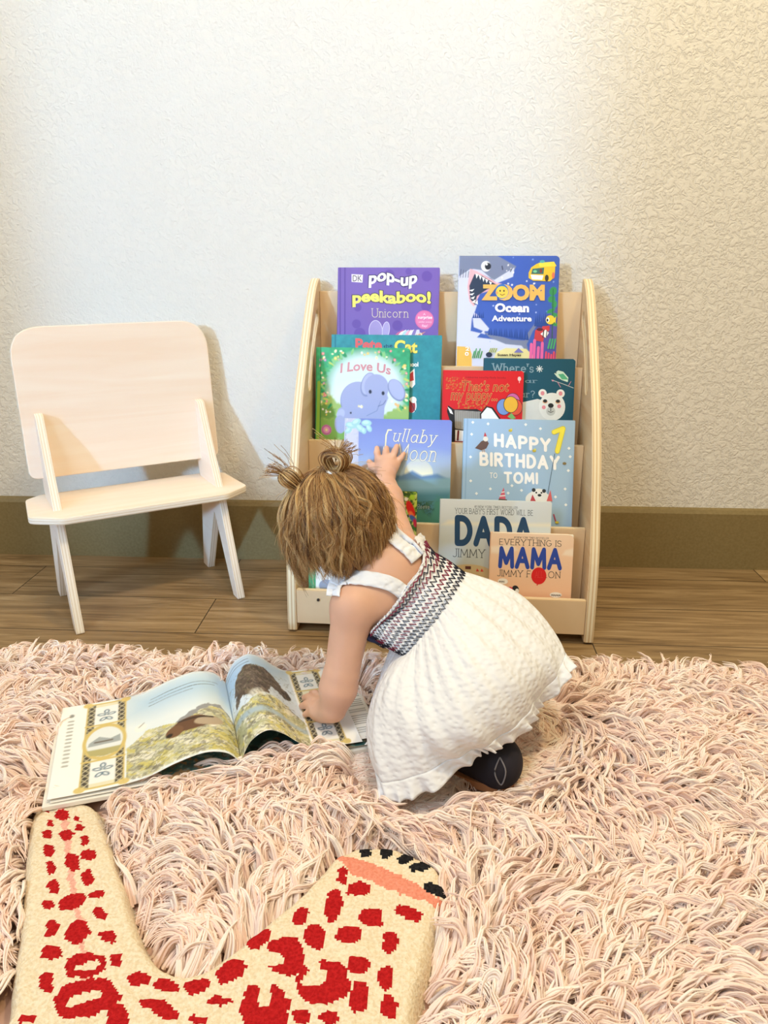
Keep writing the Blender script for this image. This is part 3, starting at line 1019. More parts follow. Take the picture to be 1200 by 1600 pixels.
b.poly([(750, 648), (760, 636), (770, 638), (784, 658), (782, 680), (752, 678)], '#221c1c'); b.poly([(752, 649), (761, 638), (768, 640), (782, 659), (780, 680), (753, 676)], '#ffffff')
b.poly([(711, 674), (732, 676), (730, 692), (711, 692)], '#ffffff'); b.line([(716, 676), (715, 690)], 3, '#7a1f22'); b.line([(727, 676), (726, 690)], 1, '#221c1c')
b.build()

# --- lullaby book
b = Book('periwinkle blue book showing moonlit hills, touched by the child', 1, .090, .291, .234, .012, 540, 655, 166, '#8795d6', '#c8cee6', skew=-.022, r=.006)
P = b.P
P.grad([(655, '#7f8fda'), (700, '#8fa2e0'), (725, '#a3b9e2'), (760, '#6f9dba'), (790, '#3d6f80'), (815, '#24443f')])
P.ell(650, 735, 70, 26, '#b8cfe0', soft=26, a=.7)
P.ell(655, 738, 22, 22, '#f1efd2'); P.ell(655, 738, 19, 19, '#f7f3d8')
P.ell(655, 722, 60, 10, '#a9bde2', soft=14, a=.4)
P.poly([(560, 752), (600, 742), (628, 742), (645, 734), (660, 742), (684, 738), (706, 748), (706, 770), (560, 775)], '#6d93bd', soft=4)
P.poly([(540, 765), (600, 752), (650, 748), (706, 744), (706, 790), (540, 790)], '#86aec0', soft=5)
P.poly([(540, 782), (620, 768), (706, 764), (706, 800), (540, 800)], '#4f8391', soft=12)
P.blotch([(540, 785), (706, 780), (706, 830), (540, 830)], ['#1f3d33', '#3e6a4e', '#2a5148'], 6, 3)
P.poly([(640, 806), (655, 790), (672, 800), (685, 770), (697, 785), (704, 770), (706, 830), (640, 830)], '#4c8a7a', soft=6, rough=3, a=.7)
P.poly([(530, 650), (561, 652), (559, 840), (530, 840)], '#d3d6ea'); P.line([(541, 650), (537, 830)], 1.5, '#9fa9c4'); P.blotch([(530, 650), (561, 652), (559, 840), (530, 840)], ['#e2e0ee', '#c3c8e0'], 8, 20, .6)
for x, y, rx, ry, a_ in ((549, 666, 9, 5, 10), (557, 661, 8, 5, -30), (563, 670, 8, 5, 40), (573, 662, 8, 5, 0), (577, 670, 6, 4, 60), (545, 674, 6, 4, -40), (569, 674, 5, 4, 80)): P.ell(x, y, rx, ry, '#a9dbe0', a_); P.ell(x - 1, y - 1, rx * .6, ry * .5, '#c9ecec', a_)
P.ell(584, 742, 25, 18, '#b98f6c', soft=4); P.ell(575, 740, 13, 14, '#a87f5e', soft=3)
P.ell(576, 740, 8, 9, '#efdcc0'); P.ell(579, 740, 6.5, 8, '#b98f6c'); P.ell(586, 753, 4, 5, '#efdcc0', 30)
b.poly(arc(601, 705, 2, 8, 90, 270) + [(598, 714), (607, 716), (607, 719), (596, 717)], '#f6edc8')
b.line([(612, 672), (607, 672), (604, 680), (602, 710), (597, 717), (601, 719), (609, 714), (618, 716)], 2.2, '#f6edc8')
b.text('ullaby', 615, 670, 685, 697, '#f8f3dc', .07, '#6474b4', .02, font='serif', slant=.22, rot=2)
b.text('Moon', 616, 693, 682, 719, '#f8f3dc', .07, '#6474b4', .02, font='serif', slant=.22, rot=2)
b.text('Reeve', 653, 786, 672, 793, '#d9e2dc', .05, font='serif')
b.build()

# --- birthday book
b = Book('sky blue hardcover with white birthday lettering and yellow number balloon', 1, .314, .517, .238, .010, 726, 656, 173, '#a6c5e3', '#8fb4d6', skew=-.037, r=.002)
P = b.P
P.line([(731, 650), (724, 840)], 1.6, '#8fb0d2')
for x, y in ((739, 662), (763, 664), (737, 681), (735, 717), (735, 755), (766, 767), (822, 664), (845, 670), (891, 713), (888, 735), (883, 764), (744, 775), (800, 761), (815, 768), (794, 773), (868, 777), (884, 789), (745, 795), (889, 700)):
    b.add(*(lambda v, f: (v, f))([(x - 2.6, y), (x, y - 2.6), (x + 2.6, y), (x, y + 2.6)], [(0, 1, 2, 3)]), '#f6f9fc')
b.text('HAPPY', 772, 681, 861, 703, '#ffffff', .27, font='stroke', gap=.38, wave=lambda q: 7 * q - 3)
b.text('BIRTHDAY', 749, 709, 875, 732, '#ffffff', .27, font='stroke', gap=.38, wave=lambda q: 4 * q - 1)
b.text('TO', 765, 741, 777, 750, '#ffffff', .17, font='stroke', gap=.3)
b.text('TOMI', 787, 739, 841, 758, '#ffffff', .27, font='stroke', gap=.38)
b.line([(866, 675), (880, 669), (871, 705)], 8, '#d8c736'); b.line([(866, 675), (880, 669), (871, 705)], 6.4, '#f7ec54')
b.line([(867, 709), (854, 783)], .9, '#47607c')
b.poly([(742, 703), (752, 692), (760, 688), (764, 695), (760, 703), (752, 706)], '#6a5048'); b.ell(759, 688, 4, 4, '#f4f1ea'); b.poly([(756, 684), (758, 677), (761, 684)], '#d24a52'); b.line([(754, 705), (754, 709)], .8, '#d99a4a'); b.line([(757, 704), (757, 709)], .8, '#d99a4a')
for x, y in ((798, 674), (835, 705)): b.ell(x, y, 3, 2.2, '#cdb83e'); b.ell(x + 1.5, y - 2, 1.5, 1.5, '#e9dc6a')
b.ell(882, 724, 3, 2.2, '#8a7a52')
b.poly([(779, 783), (787, 764), (790, 783)], '#e06a80'); b.line([(781, 778), (789, 777)], 1.6, '#ffffff'); b.line([(784, 772), (788, 771)], 1.4, '#ffffff')
b.poly([(775, 790), (780, 782), (792, 783), (794, 795), (774, 795)], '#5a5048')
b.ell(841, 782, 20, 14, '#f4f2ec'); b.ell(842, 772, 12, 7.5, '#f4f2ec'); b.ell(834, 767, 3, 3, '#33363a'); b.ell(850, 768, 3, 3, '#33363a'); b.ell(838, 771, 1.4, 1.4, '#26292c'); b.ell(846, 771, 1.4, 1.4, '#26292c'); b.ell(843, 775, 3, 2, '#26292c')
b.poly([(828, 786), (832, 774), (838, 786)], '#c84a54'); b.poly([(854, 784), (860, 766), (863, 784)], '#e06a6a')
b.line([(865, 805), (868, 815)], 2, '#b34a6a'); b.ell(870, 817, 3, 2, '#d8c74a')
b.build()

# --- jungle book behind the arm
b = Book('leafy jungle patterned book with a red parrot, behind the raised arm', 0, .062, .232, .225, .010, 500, 766, 152, '#3d5a2a', '#4b7a2c', skew=-.03, r=.004)
P = b.P
P.blotch([(480, 750), (670, 750), (670, 960), (480, 960)], ['#24401f', '#6f9a34', '#a6bf4a', '#2f5a2c', '#c9d070'], 8, 30, .9)
for i in range(60):
    P.ell(random.uniform(500, 652), random.uniform(770, 950), random.uniform(4, 9), random.uniform(1.5, 3), random.choice(['#8fb83a', '#c2d25a', '#3a6a2c', '#1f3d20']), random.uniform(0, 180))
P.ell(644, 775, 4.5, 4.5, '#a8cf3a'); P.ell(641, 795, 6, 15, '#d8231f', -18); P.ell(634, 778, 3, 3, '#f6efe0'); P.ell(643, 806, 4, 9, '#e86a2c', -20); P.ell(645, 810, 4, 8, '#3d5a9a', -45); P.ell(648, 817, 3, 7, '#c0284a', -10)
P.ell(588, 771, 5, 5, '#ea6f86'); P.ell(580, 770, 5, 4, '#7a9a4a')
b.build()

# --- DADA
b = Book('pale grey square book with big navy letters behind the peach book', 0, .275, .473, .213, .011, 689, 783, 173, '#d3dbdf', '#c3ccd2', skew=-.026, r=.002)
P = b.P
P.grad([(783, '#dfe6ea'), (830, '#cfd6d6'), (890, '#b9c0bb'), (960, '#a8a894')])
P.poly([(700, 816), (720, 812), (740, 818), (862, 816), (862, 822), (690, 824)], '#ece6d0', soft=5, a=.7)
P.ell(735, 900, 36, 14, '#c9b184')
b.text("#1 NEW YORK TIMES BESTSELLER", 742, 791, 809, 795, '#3a4248', .1, font='stroke')
b.text("YOUR BABY'S FIRST WORD WILL BE", 711, 796, 833, 805, '#3d454c', .085, font='serif')
b.text('DADA', 711, 807, 834, 857, '#22466a', .26, font='stroke', gap=.3)
b.text('JIMMY FALLON', 708, 861, 835, 875, '#43484a', .075, font='serif')
b.poly([(728, 889), (737, 889), (737, 894), (728, 894)], '#5a2f24'); b.poly([(745, 897), (747, 892), (750, 897)], '#c83a34'); b.poly([(752, 897), (754, 892), (757, 897)], '#c83a34')
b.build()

# --- MAMA
b = Book('small peach board book with blue letters and a red balloon', 0, .367, .5125, .157, .013, 768, 836, 129, '#f5cfae', '#efc39e', off=.0115, skew=-.012, r=.010, hard=False)
P = b.P
P.grad([(836, '#f7d9bd'), (870, '#f5cfae'), (940, '#f3c19b')])
P.poly([(768, 858), (800, 854), (810, 862), (790, 870), (768, 868)], '#fae6cf', soft=5); P.poly([(885, 860), (900, 856), (900, 870), (880, 868)], '#fae6cf', soft=4)
b.text("#1 NEW YORK TIMES BESTSELLER", 804, 840.5, 858, 844, '#3a3a40', .1, font='stroke')
b.text('EVERYTHING IS', 781, 845, 878, 855, '#43403c', .085, font='serif')
b.text('MAMA', 780, 857, 880, 893, '#2c4aa8', .26, font='stroke', gap=.3)
b.text('JIMMY FALLON', 779, 895, 879, 906, '#43403c', .08, font='serif')
b.ell(844.5, 903, 11.8, 13.8, '#dc1f1f'); b.poly([(841, 918), (844, 915), (843, 919)], '#dc1f1f')
b.text('ALL', 838, 896, 851, 906, '#e84a44', .06, font='serif')
b.ell(788, 914, 8, 5, '#fbf3e8'); b.text('MAMA', 782, 913, 791, 916, '#222222', .2, font='stroke'); b.ell(872, 933, 9.5, 4.5, '#fbf3e8'); b.text("MAMA!", 865, 932, 880, 935, '#222222', .2, font='stroke')
b.ell(808, 928, 6, 8, '#23262c'); b.ell(811, 929, 3, 4, '#f2f2ee'); b.ell(800, 925, 4, 2.4, '#d8505a')
b.build()

# --- white book, bottom left
b = Book('white book with green striped spine and blue circles, bottom tier left', 0, .037, .182, .165, .011, 485, 790, 128, '#eef3f5', '#4aa878', off=.0108, r=.003)
P = b.P
P.poly([(486, 700), (497, 700), (495, 960), (482, 960)], '#49a878'); P.line([(488, 700), (487, 960)], 1.2, '#2d7a58'); P.line([(492, 700), (491, 960)], 1.2, '#8fd0b0')
P.ell(513, 894, 12, 11, '#9aa6c0'); P.ell(509, 921, 10, 10, '#5a7ab0'); P.line([(502, 905), (515, 912), (530, 895)], .8, '#4a4f58')
b.build()

# ------------------------------------------------------------------ leopard rug outline (needed by the pile)
def c8(x, y):
    return x / 1.6216, 1220 + y / 1.6216


LEO_PX = [(-15, 1600), (6, 1590), (14, 1520), (25, 1454), (32, 1380), (38, 1312), (43, 1270), (55, 1246), (80, 1235), (123, 1235), (148, 1245), (165, 1272), (180, 1322), (197, 1374), (213, 1430), (234, 1479),
          (265, 1508), (296, 1514), (333, 1499), (382, 1462), (432, 1421), (481, 1378), (518, 1335), (543, 1319), (573, 1312), (617, 1314), (654, 1331), (684, 1350), (701, 1376), (703, 1402), (690, 1420), (681, 1454), (672, 1497), (657, 1553), (648, 1600)]
LEO_Z = 0.040
leo = [tuple(fl(x, y, LEO_Z)[:2]) for x, y in LEO_PX]
leo = [tuple(p) for p in catmull(leo, 4)]
leo += [(0.02, 0.40), (-0.12, 0.30), (-0.30, 0.28), (-0.46, 0.34), (-0.44, 0.44)]

# ------------------------------------------------------------------ open picture book frame
SB = np.array([-0.228, 0.821, 0.0]); exb = np.array([0.94, 0.341, 0]); eyb = np.array([-0.341, 0.94, 0])
BD = 0.206


def bk(wd, d, z):
    return SB + exb * wd + eyb * d + np.array([0, 0, z])


book_foot = [tuple(bk(*p, 0)[:2]) for p in ((-0.232, 0.0), (0.20, 0.0), (0.20, BD), (-0.232, BD))]

# ------------------------------------------------------------------ shag rug
RX0, RX1, RY0, RY1 = -1.25, 1.05, 0.12, 1.08
rug_m = mat('rug_backing', '#d9b3a2', 0.9)
outl = round_poly([(RX0, RY0, .05), (RX1, RY0, .05), (RX1, RY1, .05), (RX0, RY1, .05)])
rug = plate('shag_rug', outl, [], 0.012, rug_m, None, bev=0.003, matrix=Matrix.Translation((0, 0, 0.006)))
tag(rug, 'large fluffy pale pink shag rug covering the wood floor', 'rug')


def fur_mat():
    k = NT('pink_shag_pile')
    hi = k.n('ShaderNodeAttribute')
    hi.attribute_name = 'tone'
    k.l(k.ramp(hi.outputs['Fac'], [(0.0, lin('#f5d6ca')), (0.35, lin('#fbe4da')), (0.7, lin('#feeee6')), (1.0, lin('#fff6f0'))]), k.b.inputs['Base Color'])
    k.b.inputs['Roughness'].default_value = 0.6
    k.b.inputs['Specular IOR Level'].default_value = 0.25
    return k.m


HEM_PX = [(876, 1022, .93), (847, 1084, .86), (790, 1142, .805), (714, 1184, .775), (607, 1219, .768), (583, 1166, .84), (600, 1110, .95), (700, 1058, 1.05), (820, 1008, 1.05)]


def shag(N, per, K=9):
    # locks in the camera's reach
    y = RY0 + 0.1 + (RY1 - RY0 - 0.095) * rng.random(N * 3)
    x = RX0 + (RX1 - RX0) * rng.random(N * 3)
    half = 0.12 + 0.72 * (y + 0.1) * 0.92
    ok = (np.abs(x + 0.03) < half) & (y > 0.38)
    ok &= ~(in_poly(x, y, leo) & (seg_dist(x, y, leo) > 0.004))
    ok &= ~(in_poly(x, y, book_foot) & (seg_dist(x, y, book_foot) > 0.012))
    ok &= np.hypot(x - 0.105, (y - 0.815)) > 0.040
    hem_ = [tuple(q[:2]) for q in catmull([at(*c) for c in HEM_PX], 6, True)]
    x, y = x[ok][:N], y[ok][:N]
    n = len(x)
    th = pi * 1.25 * vnoise(x, y, 0.20, 1) + pi * 0.35 * vnoise(x, y, 0.06, 2) + rng.normal(0, 0.22, n) - 0.9
    edge = np.clip((y - (RY1 - 0.09)) / 0.08, 0, 1)
    th = th * (1 - edge) + edge * (pi / 2 + rng.normal(0, 0.45, n))
    L = rng.uniform(0.046, 0.086, n) * (1 - .25 * edge)
    hp = rng.uniform(0.010, 0.036, n) + 0.010 * vnoise(x, y, 0.05, 4)
    bend = 1.3 * vnoise(x, y, 0.045, 12) + rng.normal(0, 0.75, n)
    wamp = rng.uniform(0.001, 0.0060, n); wf = rng.uniform(0.8, 1.5, n); wp = rng.uniform(0, 6.28, n)
    t = np.linspace(0, 1, K)[None, :]
    ang = th[:, None] + bend[:, None] * t
    dx = np.cumsum(np.cos(ang), 1) / K * L[:, None]; dy = np.cumsum(np.sin(ang), 1) / K * L[:, None]
    wob = wamp[:, None] * np.sin(2 * pi * wf[:, None] * t + wp[:, None]) * t
    cx = x[:, None] + dx - np.sin(ang) * wob
    cy = y[:, None] + dy + np.cos(ang) * wob
    keep = np.ones(n, bool)
    for k in (K // 2, K - 1):           # locks are brushed aside around the small rug and the book
        for pl_, mg in ((leo, 0.006), (book_foot, 0.016)):
            keep &= ~(in_poly(cx[:, k], cy[:, k], pl_) & (seg_dist(cx[:, k], cy[:, k], pl_) > mg))
    low = np.zeros(n, bool)
    for X_, Y_ in ((x, y), (cx[:, K // 2], cy[:, K // 2]), (cx[:, -1], cy[:, -1])):
        low |= in_poly(X_, Y_, hem_) | (seg_dist(X_, Y_, hem_) < .012)
    hp = np.where(low, np.minimum(hp, .011 + .02 * np.clip(x - .12, 0, 1)), hp)
    x, y, cx, cy, hp, n = x[keep], y[keep], cx[keep], cy[keep], hp[keep], int(keep.sum())
    near = np.minimum(seg_dist(x, y, leo), 1)
    hp = np.where(near < 0.025, np.minimum(hp, .024), hp)
    tipz = rng.uniform(0.15, 1.0, n)
    cz = 0.012 + hp[:, None] * (np.sin(np.minimum(t * 1.9, 1.0) * pi / 2) - (1 - tipz[:, None]) * np.clip(t - 0.45, 0, 1) ** 1.5 * 2.2)
    ctr = np.stack([cx, cy, np.maximum(cz, 0.004)], -1)
    off = rng.normal(0, 1, (n, per, 1, 3)) * np.array([0.0022, 0.0022, 0.0012])
    conv = (1 - 0.82 * t ** 0.8)[0][None, None, :, None]
    fr = rng.normal(0, 1, (n, per, 1, 3)) * np.array([0.0009, 0.0009, 0.0007]) * (t[0] ** 2)[None, None, :, None]
    pts = ctr[:, None] + off * conv + fr
    ls = rng.uniform(0.82, 1.06, (n, per, 1, 1))
    pts = pts[:, :, :1] + (pts - pts[:, :, :1]) * ls
    pts[..., 2] = np.maximum(pts[..., 2], 0.003)
    pts = pts.reshape(n * per, K, 3)
    rad = np.tile((0.00125 * (1 - 0.82 * t[0] ** 2))[None], (n * per, 1)) * rng.uniform(0.7, 1.25, (n * per, 1))
    tone = np.repeat(rng.uniform(0, 1, n), per) * .8 + .2 * rng.random(n * per)
    return pts, rad, tone


pts, rad, tone = shag(25000, 7)
pile = strands('pile', pts, rad, fur_mat(), rug, tone)
tag(pile, kind='stuff')

# ------------------------------------------------------------------ leopard shaped rug
def leopard():
    res = 0.0023
    xs = np.arange(-0.56, 0.16, res); ys = np.arange(0.26, 0.80, res)
    X, Y = np.meshgrid(xs, ys, indexing='ij')
    jx = X + 0.0022 * vnoise(X, Y, 0.006, 5); jy = Y + 0.0022 * vnoise(X, Y, 0.006, 6)
    sd = seg_dist(X, Y, leo); inn = in_poly(X, Y, leo)
    sd = np.where(inn, sd, -sd)
    nx, ny = X.shape
    top_ = LEO_Z - 0.0115 * np.clip((Y - 0.665) / 0.06, 0, 1)
    z = 0.0125 + (top_ - 0.0125) * np.sqrt(np.clip(1 - (1 - np.clip(sd / 0.012, 0, 1)) ** 2, 0, 1))
    # colour regions, in photograph units of the rug plane
    zz = LEO_Z
    d = np.stack([jx, jy, np.full(X.shape, zz)], -1) - np.array([0, 0, CAM_H])
    dep = d @ _W
    U_ = ((600 + F * (d @ _R) / dep)) * 1.6216
    V_ = ((800 - F * (d @ _U) / dep) - 1220) * 1.6216
    m = np.zeros(X.shape, int)

    def E_(cx, cy, rx, ry, ang=0):
        c, s = cos(radians(ang)), sin(radians(ang))
        u = (U_ - cx) * c + (V_ - cy) * s; v = -(U_ - cx) * s + (V_ - cy) * c
        return np.abs(u / rx) ** 2.3 + np.abs(v / ry) ** 2.3 < 1

    pink = seg_dist(U_, V_, [(150, 40), (163, 120), (178, 250), (195, 330), (205, 430), (215, 520)], False) < 8.5
    m[pink] = 2
    m[in_poly(U_, V_, [(846, 190), (862, 184), (1000, 236), (1119, 303), (1112, 326), (1040, 300), (980, 277), (890, 238)])] = 3
    spots = [(108, 55, 9, 6), (152, 68, 18, 15), (180, 38, 8, 7), (120, 95, 8, 10), (190, 78, 8, 7), (196, 104, 12, 10), (114, 128, 13, 13), (165, 130, 18, 19), (210, 145, 12, 17), (120, 177, 15, 18), (220, 190, 19, 16), (180, 208, 19, 22), (124, 222, 11, 19), (217, 248, 14, 19), (130, 272, 18, 17), (240, 290, 21, 11, -15), (118, 318, 13, 12), (180, 310, 39, 19, -20), (247, 338, 20, 17), (127, 378, 16, 21), (190, 388, 32, 27, -30), (271, 397, 22, 18), (125, 440, 25, 20), (287, 455, 14, 17), (112, 515, 19, 29),
             (210, 472, 52, 31, -8), (215, 556, 86, 48, -14), (65, 606, 23, 15), (290, 602, 28, 32), (346, 505, 32, 17, -15), (420, 523, 34, 15, 15), (495, 523, 34, 18, -15), (400, 580, 52, 18, 20), (555, 562, 34, 12, -10), (500, 607, 26, 11), (583, 485, 40, 24, -35), (652, 400, 35, 22, -40), (758, 345, 16, 25, 20), (865, 243, 13, 23), (903, 278, 31, 18), (842, 320, 22, 45, 10), (795, 397, 26, 32), (880, 393, 32, 23), (938, 350, 32, 26), (1036, 338, 36, 16, 22), (985, 412, 20, 28), (905, 470, 28, 24), (971, 503, 18, 33), (906, 550, 23, 42, 10), (980, 575, 21, 32),
             (720, 448, 49, 49), (815, 515, 68, 55), (668, 578, 62, 62), (830, 605, 28, 16), (760, 600, 20, 20), (180, 660, 60, 30), (420, 680, 40, 30), (560, 670, 30, 22), (850, 660, 40, 24), (300, 690, 36, 26), (720, 680, 40, 26)]
    for s in spots: m[E_(*s)] = 1
    for s in [(215, 471, 34, 10, -8), (208, 556, 48, 12, -18), (692, 452, 26, 17, 10), (796, 500, 32, 20, -20), (668, 538, 16, 42), (790, 470, 16, 20)]: m[E_(*s)] = 0
    for s in [(922, 170, 17, 23), (977, 174, 14, 28, 10), (1028, 190, 17, 30, 38), (1068, 217, 36, 12, -20), (1106, 277, 38, 14, 14)]: m[E_(*s)] = 4
    # tufted wool: fine lumps, coloured areas stand slightly proud
    z = z + np.where(inn, 0.0011 * vnoise(X, Y, 0.0042, 8) + 0.0008 * vnoise(X, Y, 0.013, 9) + 0.0008 * (m > 0), 0)
    keep = sd[:-1, :-1] > -0.001
    i, j = np.nonzero(keep)
    a = i * ny + j
    faces = np.stack([a, a + ny, a + ny + 1, a + 1], 1)
    mi = m[:-1, :-1][i, j]
    used = np.unique(faces)
    remap = np.full(nx * ny, -1); remap[used] = np.arange(len(used))
    V = np.stack([X, Y, z], -1).reshape(-1, 3)[used]
    k = NT('cream_wool')

    def wool(name, c0, c1):
        k = NT(name)
        n = k.n('ShaderNodeTexNoise', Scale=320.0, Detail=2.0)
        k.l(k.coords(), n.inputs['Vector'])
        k.l(k.ramp(n.outputs[0], [(0.35, lin(c0)), (0.65, lin(c1))]), k.b.inputs['Base Color'])
        k.b.inputs['Roughness'].default_value = 0.9
        k.b.inputs['Specular IOR Level'].default_value = 0.1
        k.bump(n.outputs[0], 0.7, 0.003)
        return k.m
    ms = [wool('cream_wool', '#e6d3b4', '#f4e8d2'), wool('red_wool', '#a8161a', '#c42226'), wool('pink_wool', '#e9a898', '#f3bdae'), wool('salmon_wool', '#e58a72', '#f09e88'), wool('black_wool', '#16161a', '#2a2a2e')]
    o = obj('leopard_shaped_rug', V, remap[faces], ms, None, True, mi)
    tag(o, 'small cream tufted rug shaped like a leopard with red spots, on the pink rug', 'rug')


leopard()

# ------------------------------------------------------------------ open picture book
ob = empty('open_picture_book', 'large picture book lying open on the pink rug under the child hand', 'book', frame(SB, exb, eyb, (0, 0, 1)))


def sheet(name, prof, d0, d1, painter, thick=0.0006, back='#f3efe6', nd=120, sk=None):
    """a printed leaf bent along a profile [(w, z)]; painter(P) with P.X across 0..1 and P.Y depth 0..1 (1 = head)"""
    pr = catmull(prof, 24)
    seg = np.concatenate([[0], np.cumsum(np.hypot(*np.diff(pr, axis=0).T))]); seg /= seg[-1]
    S = np.linspace(0, 1, 190)
    w_ = np.interp(S, seg, pr[:, 0]); z_ = np.interp(S, seg, pr[:, 1])
    T = np.linspace(0, 1, nd)
    A, B = np.meshgrid(S, T, indexing='ij')
    P = Paint(A, B, 0.006)
    painter(P)
    Wg = np.repeat(w_[:, None], nd, 1); Zg = np.repeat(z_[:, None], nd, 1)
    if sk: Wg, Zg = sk(A, B, Wg, Zg)
    D = d0 + (d1 - d0) * B
    V = np.stack([Wg, D, Zg], -1).reshape(-1, 3)
    n = len(V)
    i, j = np.meshgrid(np.arange(len(S) - 1), np.arange(nd - 1), indexing='ij')
    a = (i * nd + j).ravel()
    f1 = np.stack([a, a + nd, a + nd + 1, a + 1], 1)
    V2 = V - np.array([0, 0, thick])
    f2 = f1[:, ::-1] + n
    rim = list(range(0, nd)) + [k * nd + nd - 1 for k in range(1, len(S))] + [(len(S) - 1) * nd + k for k in range(nd - 2, -1, -1)] + [k * nd for k in range(len(S) - 2, 0, -1)]
    f3 = np.array([(rim[k], rim[(k + 1) % len(rim)], rim[(k + 1) % len(rim)] + n, rim[k] + n) for k in range(len(rim))])
    o = obj(name, np.concatenate([V, V2]), np.concatenate([f1, f2, f3]), PAGEPRINT, ob, True)
    ink(o, P.C, back)
    return o


def border(P, x0, x1, y0=.03, y1=.97):
    """patterned side column of a spread"""
    P.poly([(x0, y0), (x1, y0), (x1, y1), (x0, y1)], '#e9e2c6')
    e = (x1 - x0) * .2
    for xa, xb in ((x0, x0 + e), (x1 - e, x1)):
        P.poly([(xa, y0), (xb, y0), (xb, y1), (xa, y1)], '#4a443c')
        n = 18
        for i in range(n):
            ya = y0 + (y1 - y0) * i / n; yb = y0 + (y1 - y0) * (i + 1) / n
            P.line([(xa, ya), (xb, yb)], .005, '#e6dcc0'); P.line([(xb, ya), (xa, yb)], .005, '#d9cda8')
    for yc in (y0 + .16, y1 - .16):
        P.poly([(x0 + e, yc - .12), (x1 - e, yc - .12), (x1 - e, yc + .12), (x0 + e, yc + .12)], '#f4f4f4')
        for k in range(5):
            a = k * 1.257 + .3
            P.ell((x0 + x1) / 2 + .028 * cos(a), yc + .05 * sin(a), .026, .016, '#4f6f86', math.degrees(a)); P.ell((x0 + x1) / 2 + .028 * cos(a), yc + .05 * sin(a), .016, .008, '#e8eef2', math.degrees(a))
    for yc in (y0, y1, (y0 + y1) / 2 - .2, (y0 + y1) / 2 + .2):
        P.line([(x0, yc), (x1, yc)], .018, '#d9c27a')
    for xc in (x0, x1):
        for yc in (y0, y1): P.ell(xc, yc, .028, .03, '#dfc882')
    P.line([(x0, y0), (x0, y1)], .008, '#d9c27a'); P.line([(x1, y0), (x1, y1)], .008, '#d9c27a')


def left_page(P):
    P.fill('#fbfbfa')
    X, Y = P.X, P.Y
    # sky and land of the scene
    m = [(.36, .0), (1.0, .0), (1.0, .97), (.36, .97)]
    P.poly(m, '#e9f1f6')
    P.poly([(.36, .72), (1, .60), (1, .97), (.36, .97)], '#bcd6ec', soft=.25)
    land = [(.37, 0.02), (1, .02), (1, .42), (.93, .50), (.84, .52), (.76, .46), (.68, .40), (.58, .46), (.48, .50), (.37, .36)]
    P.poly([(.62, .40), (.74, .50), (.84, .58), (.93, .52), (1, .44), (1, .3), (.62, .3)], '#9a9a9c', rough=.02)
    P.poly(land, '#d9d6b8', rough=.015)
    P.blotch(land, ['#cfcbb0', '#9a947c', '#d9d29a', '#f0ece0', '#86806e', '#c4c3a4', '#d3c76a'], .05, 40, .75)
    for i in range(330):
        x, y = random.uniform(.38, .99), random.uniform(.03, .38)
        P.line([(x, y), (x + random.uniform(.01, .03), y + random.uniform(-.02, .03))], .004, random.choice(['#4a463c', '#6a6656', '#7d7a62']), a=.7)
    P.ell(.73, .36, .11, .075, '#6b4a34', -8); P.ell(.63, .33, .05, .06, '#7a563c'); P.ell(.82, .35, .08, .05, '#b9a58c', -10); P.ell(.60, .31, .02, .02, '#2c231c'); P.line([(.66, .42), (.84, .39)], .02, '#3f2e24', a=.8)
    P.ell(.44, .55, .035, .045, '#f4f4f2'); P.line([(.43, .56), (.46, .60)], .006, '#8a8a86')
    for k, (y, xa, xb) in enumerate(((.86, .50, .90), (.82, .49, .86), (.78, .49, .74))):
        x = xa
        while x < xb:
            w2 = random.uniform(.012, .035); P.line([(x, y - (x - .5) * .02), (x + w2, y - (x + w2 - .5) * .02)], .006, '#55606c'); x += w2 + .008
    border(P, .145, .355)
    P.ell(.25, .5, .115, .20, '#d9c27a'); P.ell(.25, .5, .095, .165, '#e9eef0'); P.poly([(.16, .42), (.34, .42), (.32, .36), (.25, .335), (.18, .36)], '#b9b07a'); P.poly([(.17, .5), (.22, .56), (.28, .52), (.33, .55), (.335, .47), (.165, .46)], '#a9b0b4'); P.line([(.2, .5), (.29, .5)], .012, '#6a5a48')
    for i in range(13):
        P.line([(.052, .30 + i * .042), (.068, .30 + i * .042)], .02, '#b6b6b2')
    P.ell(.06, .87, .014, .022, '#9a9a96')


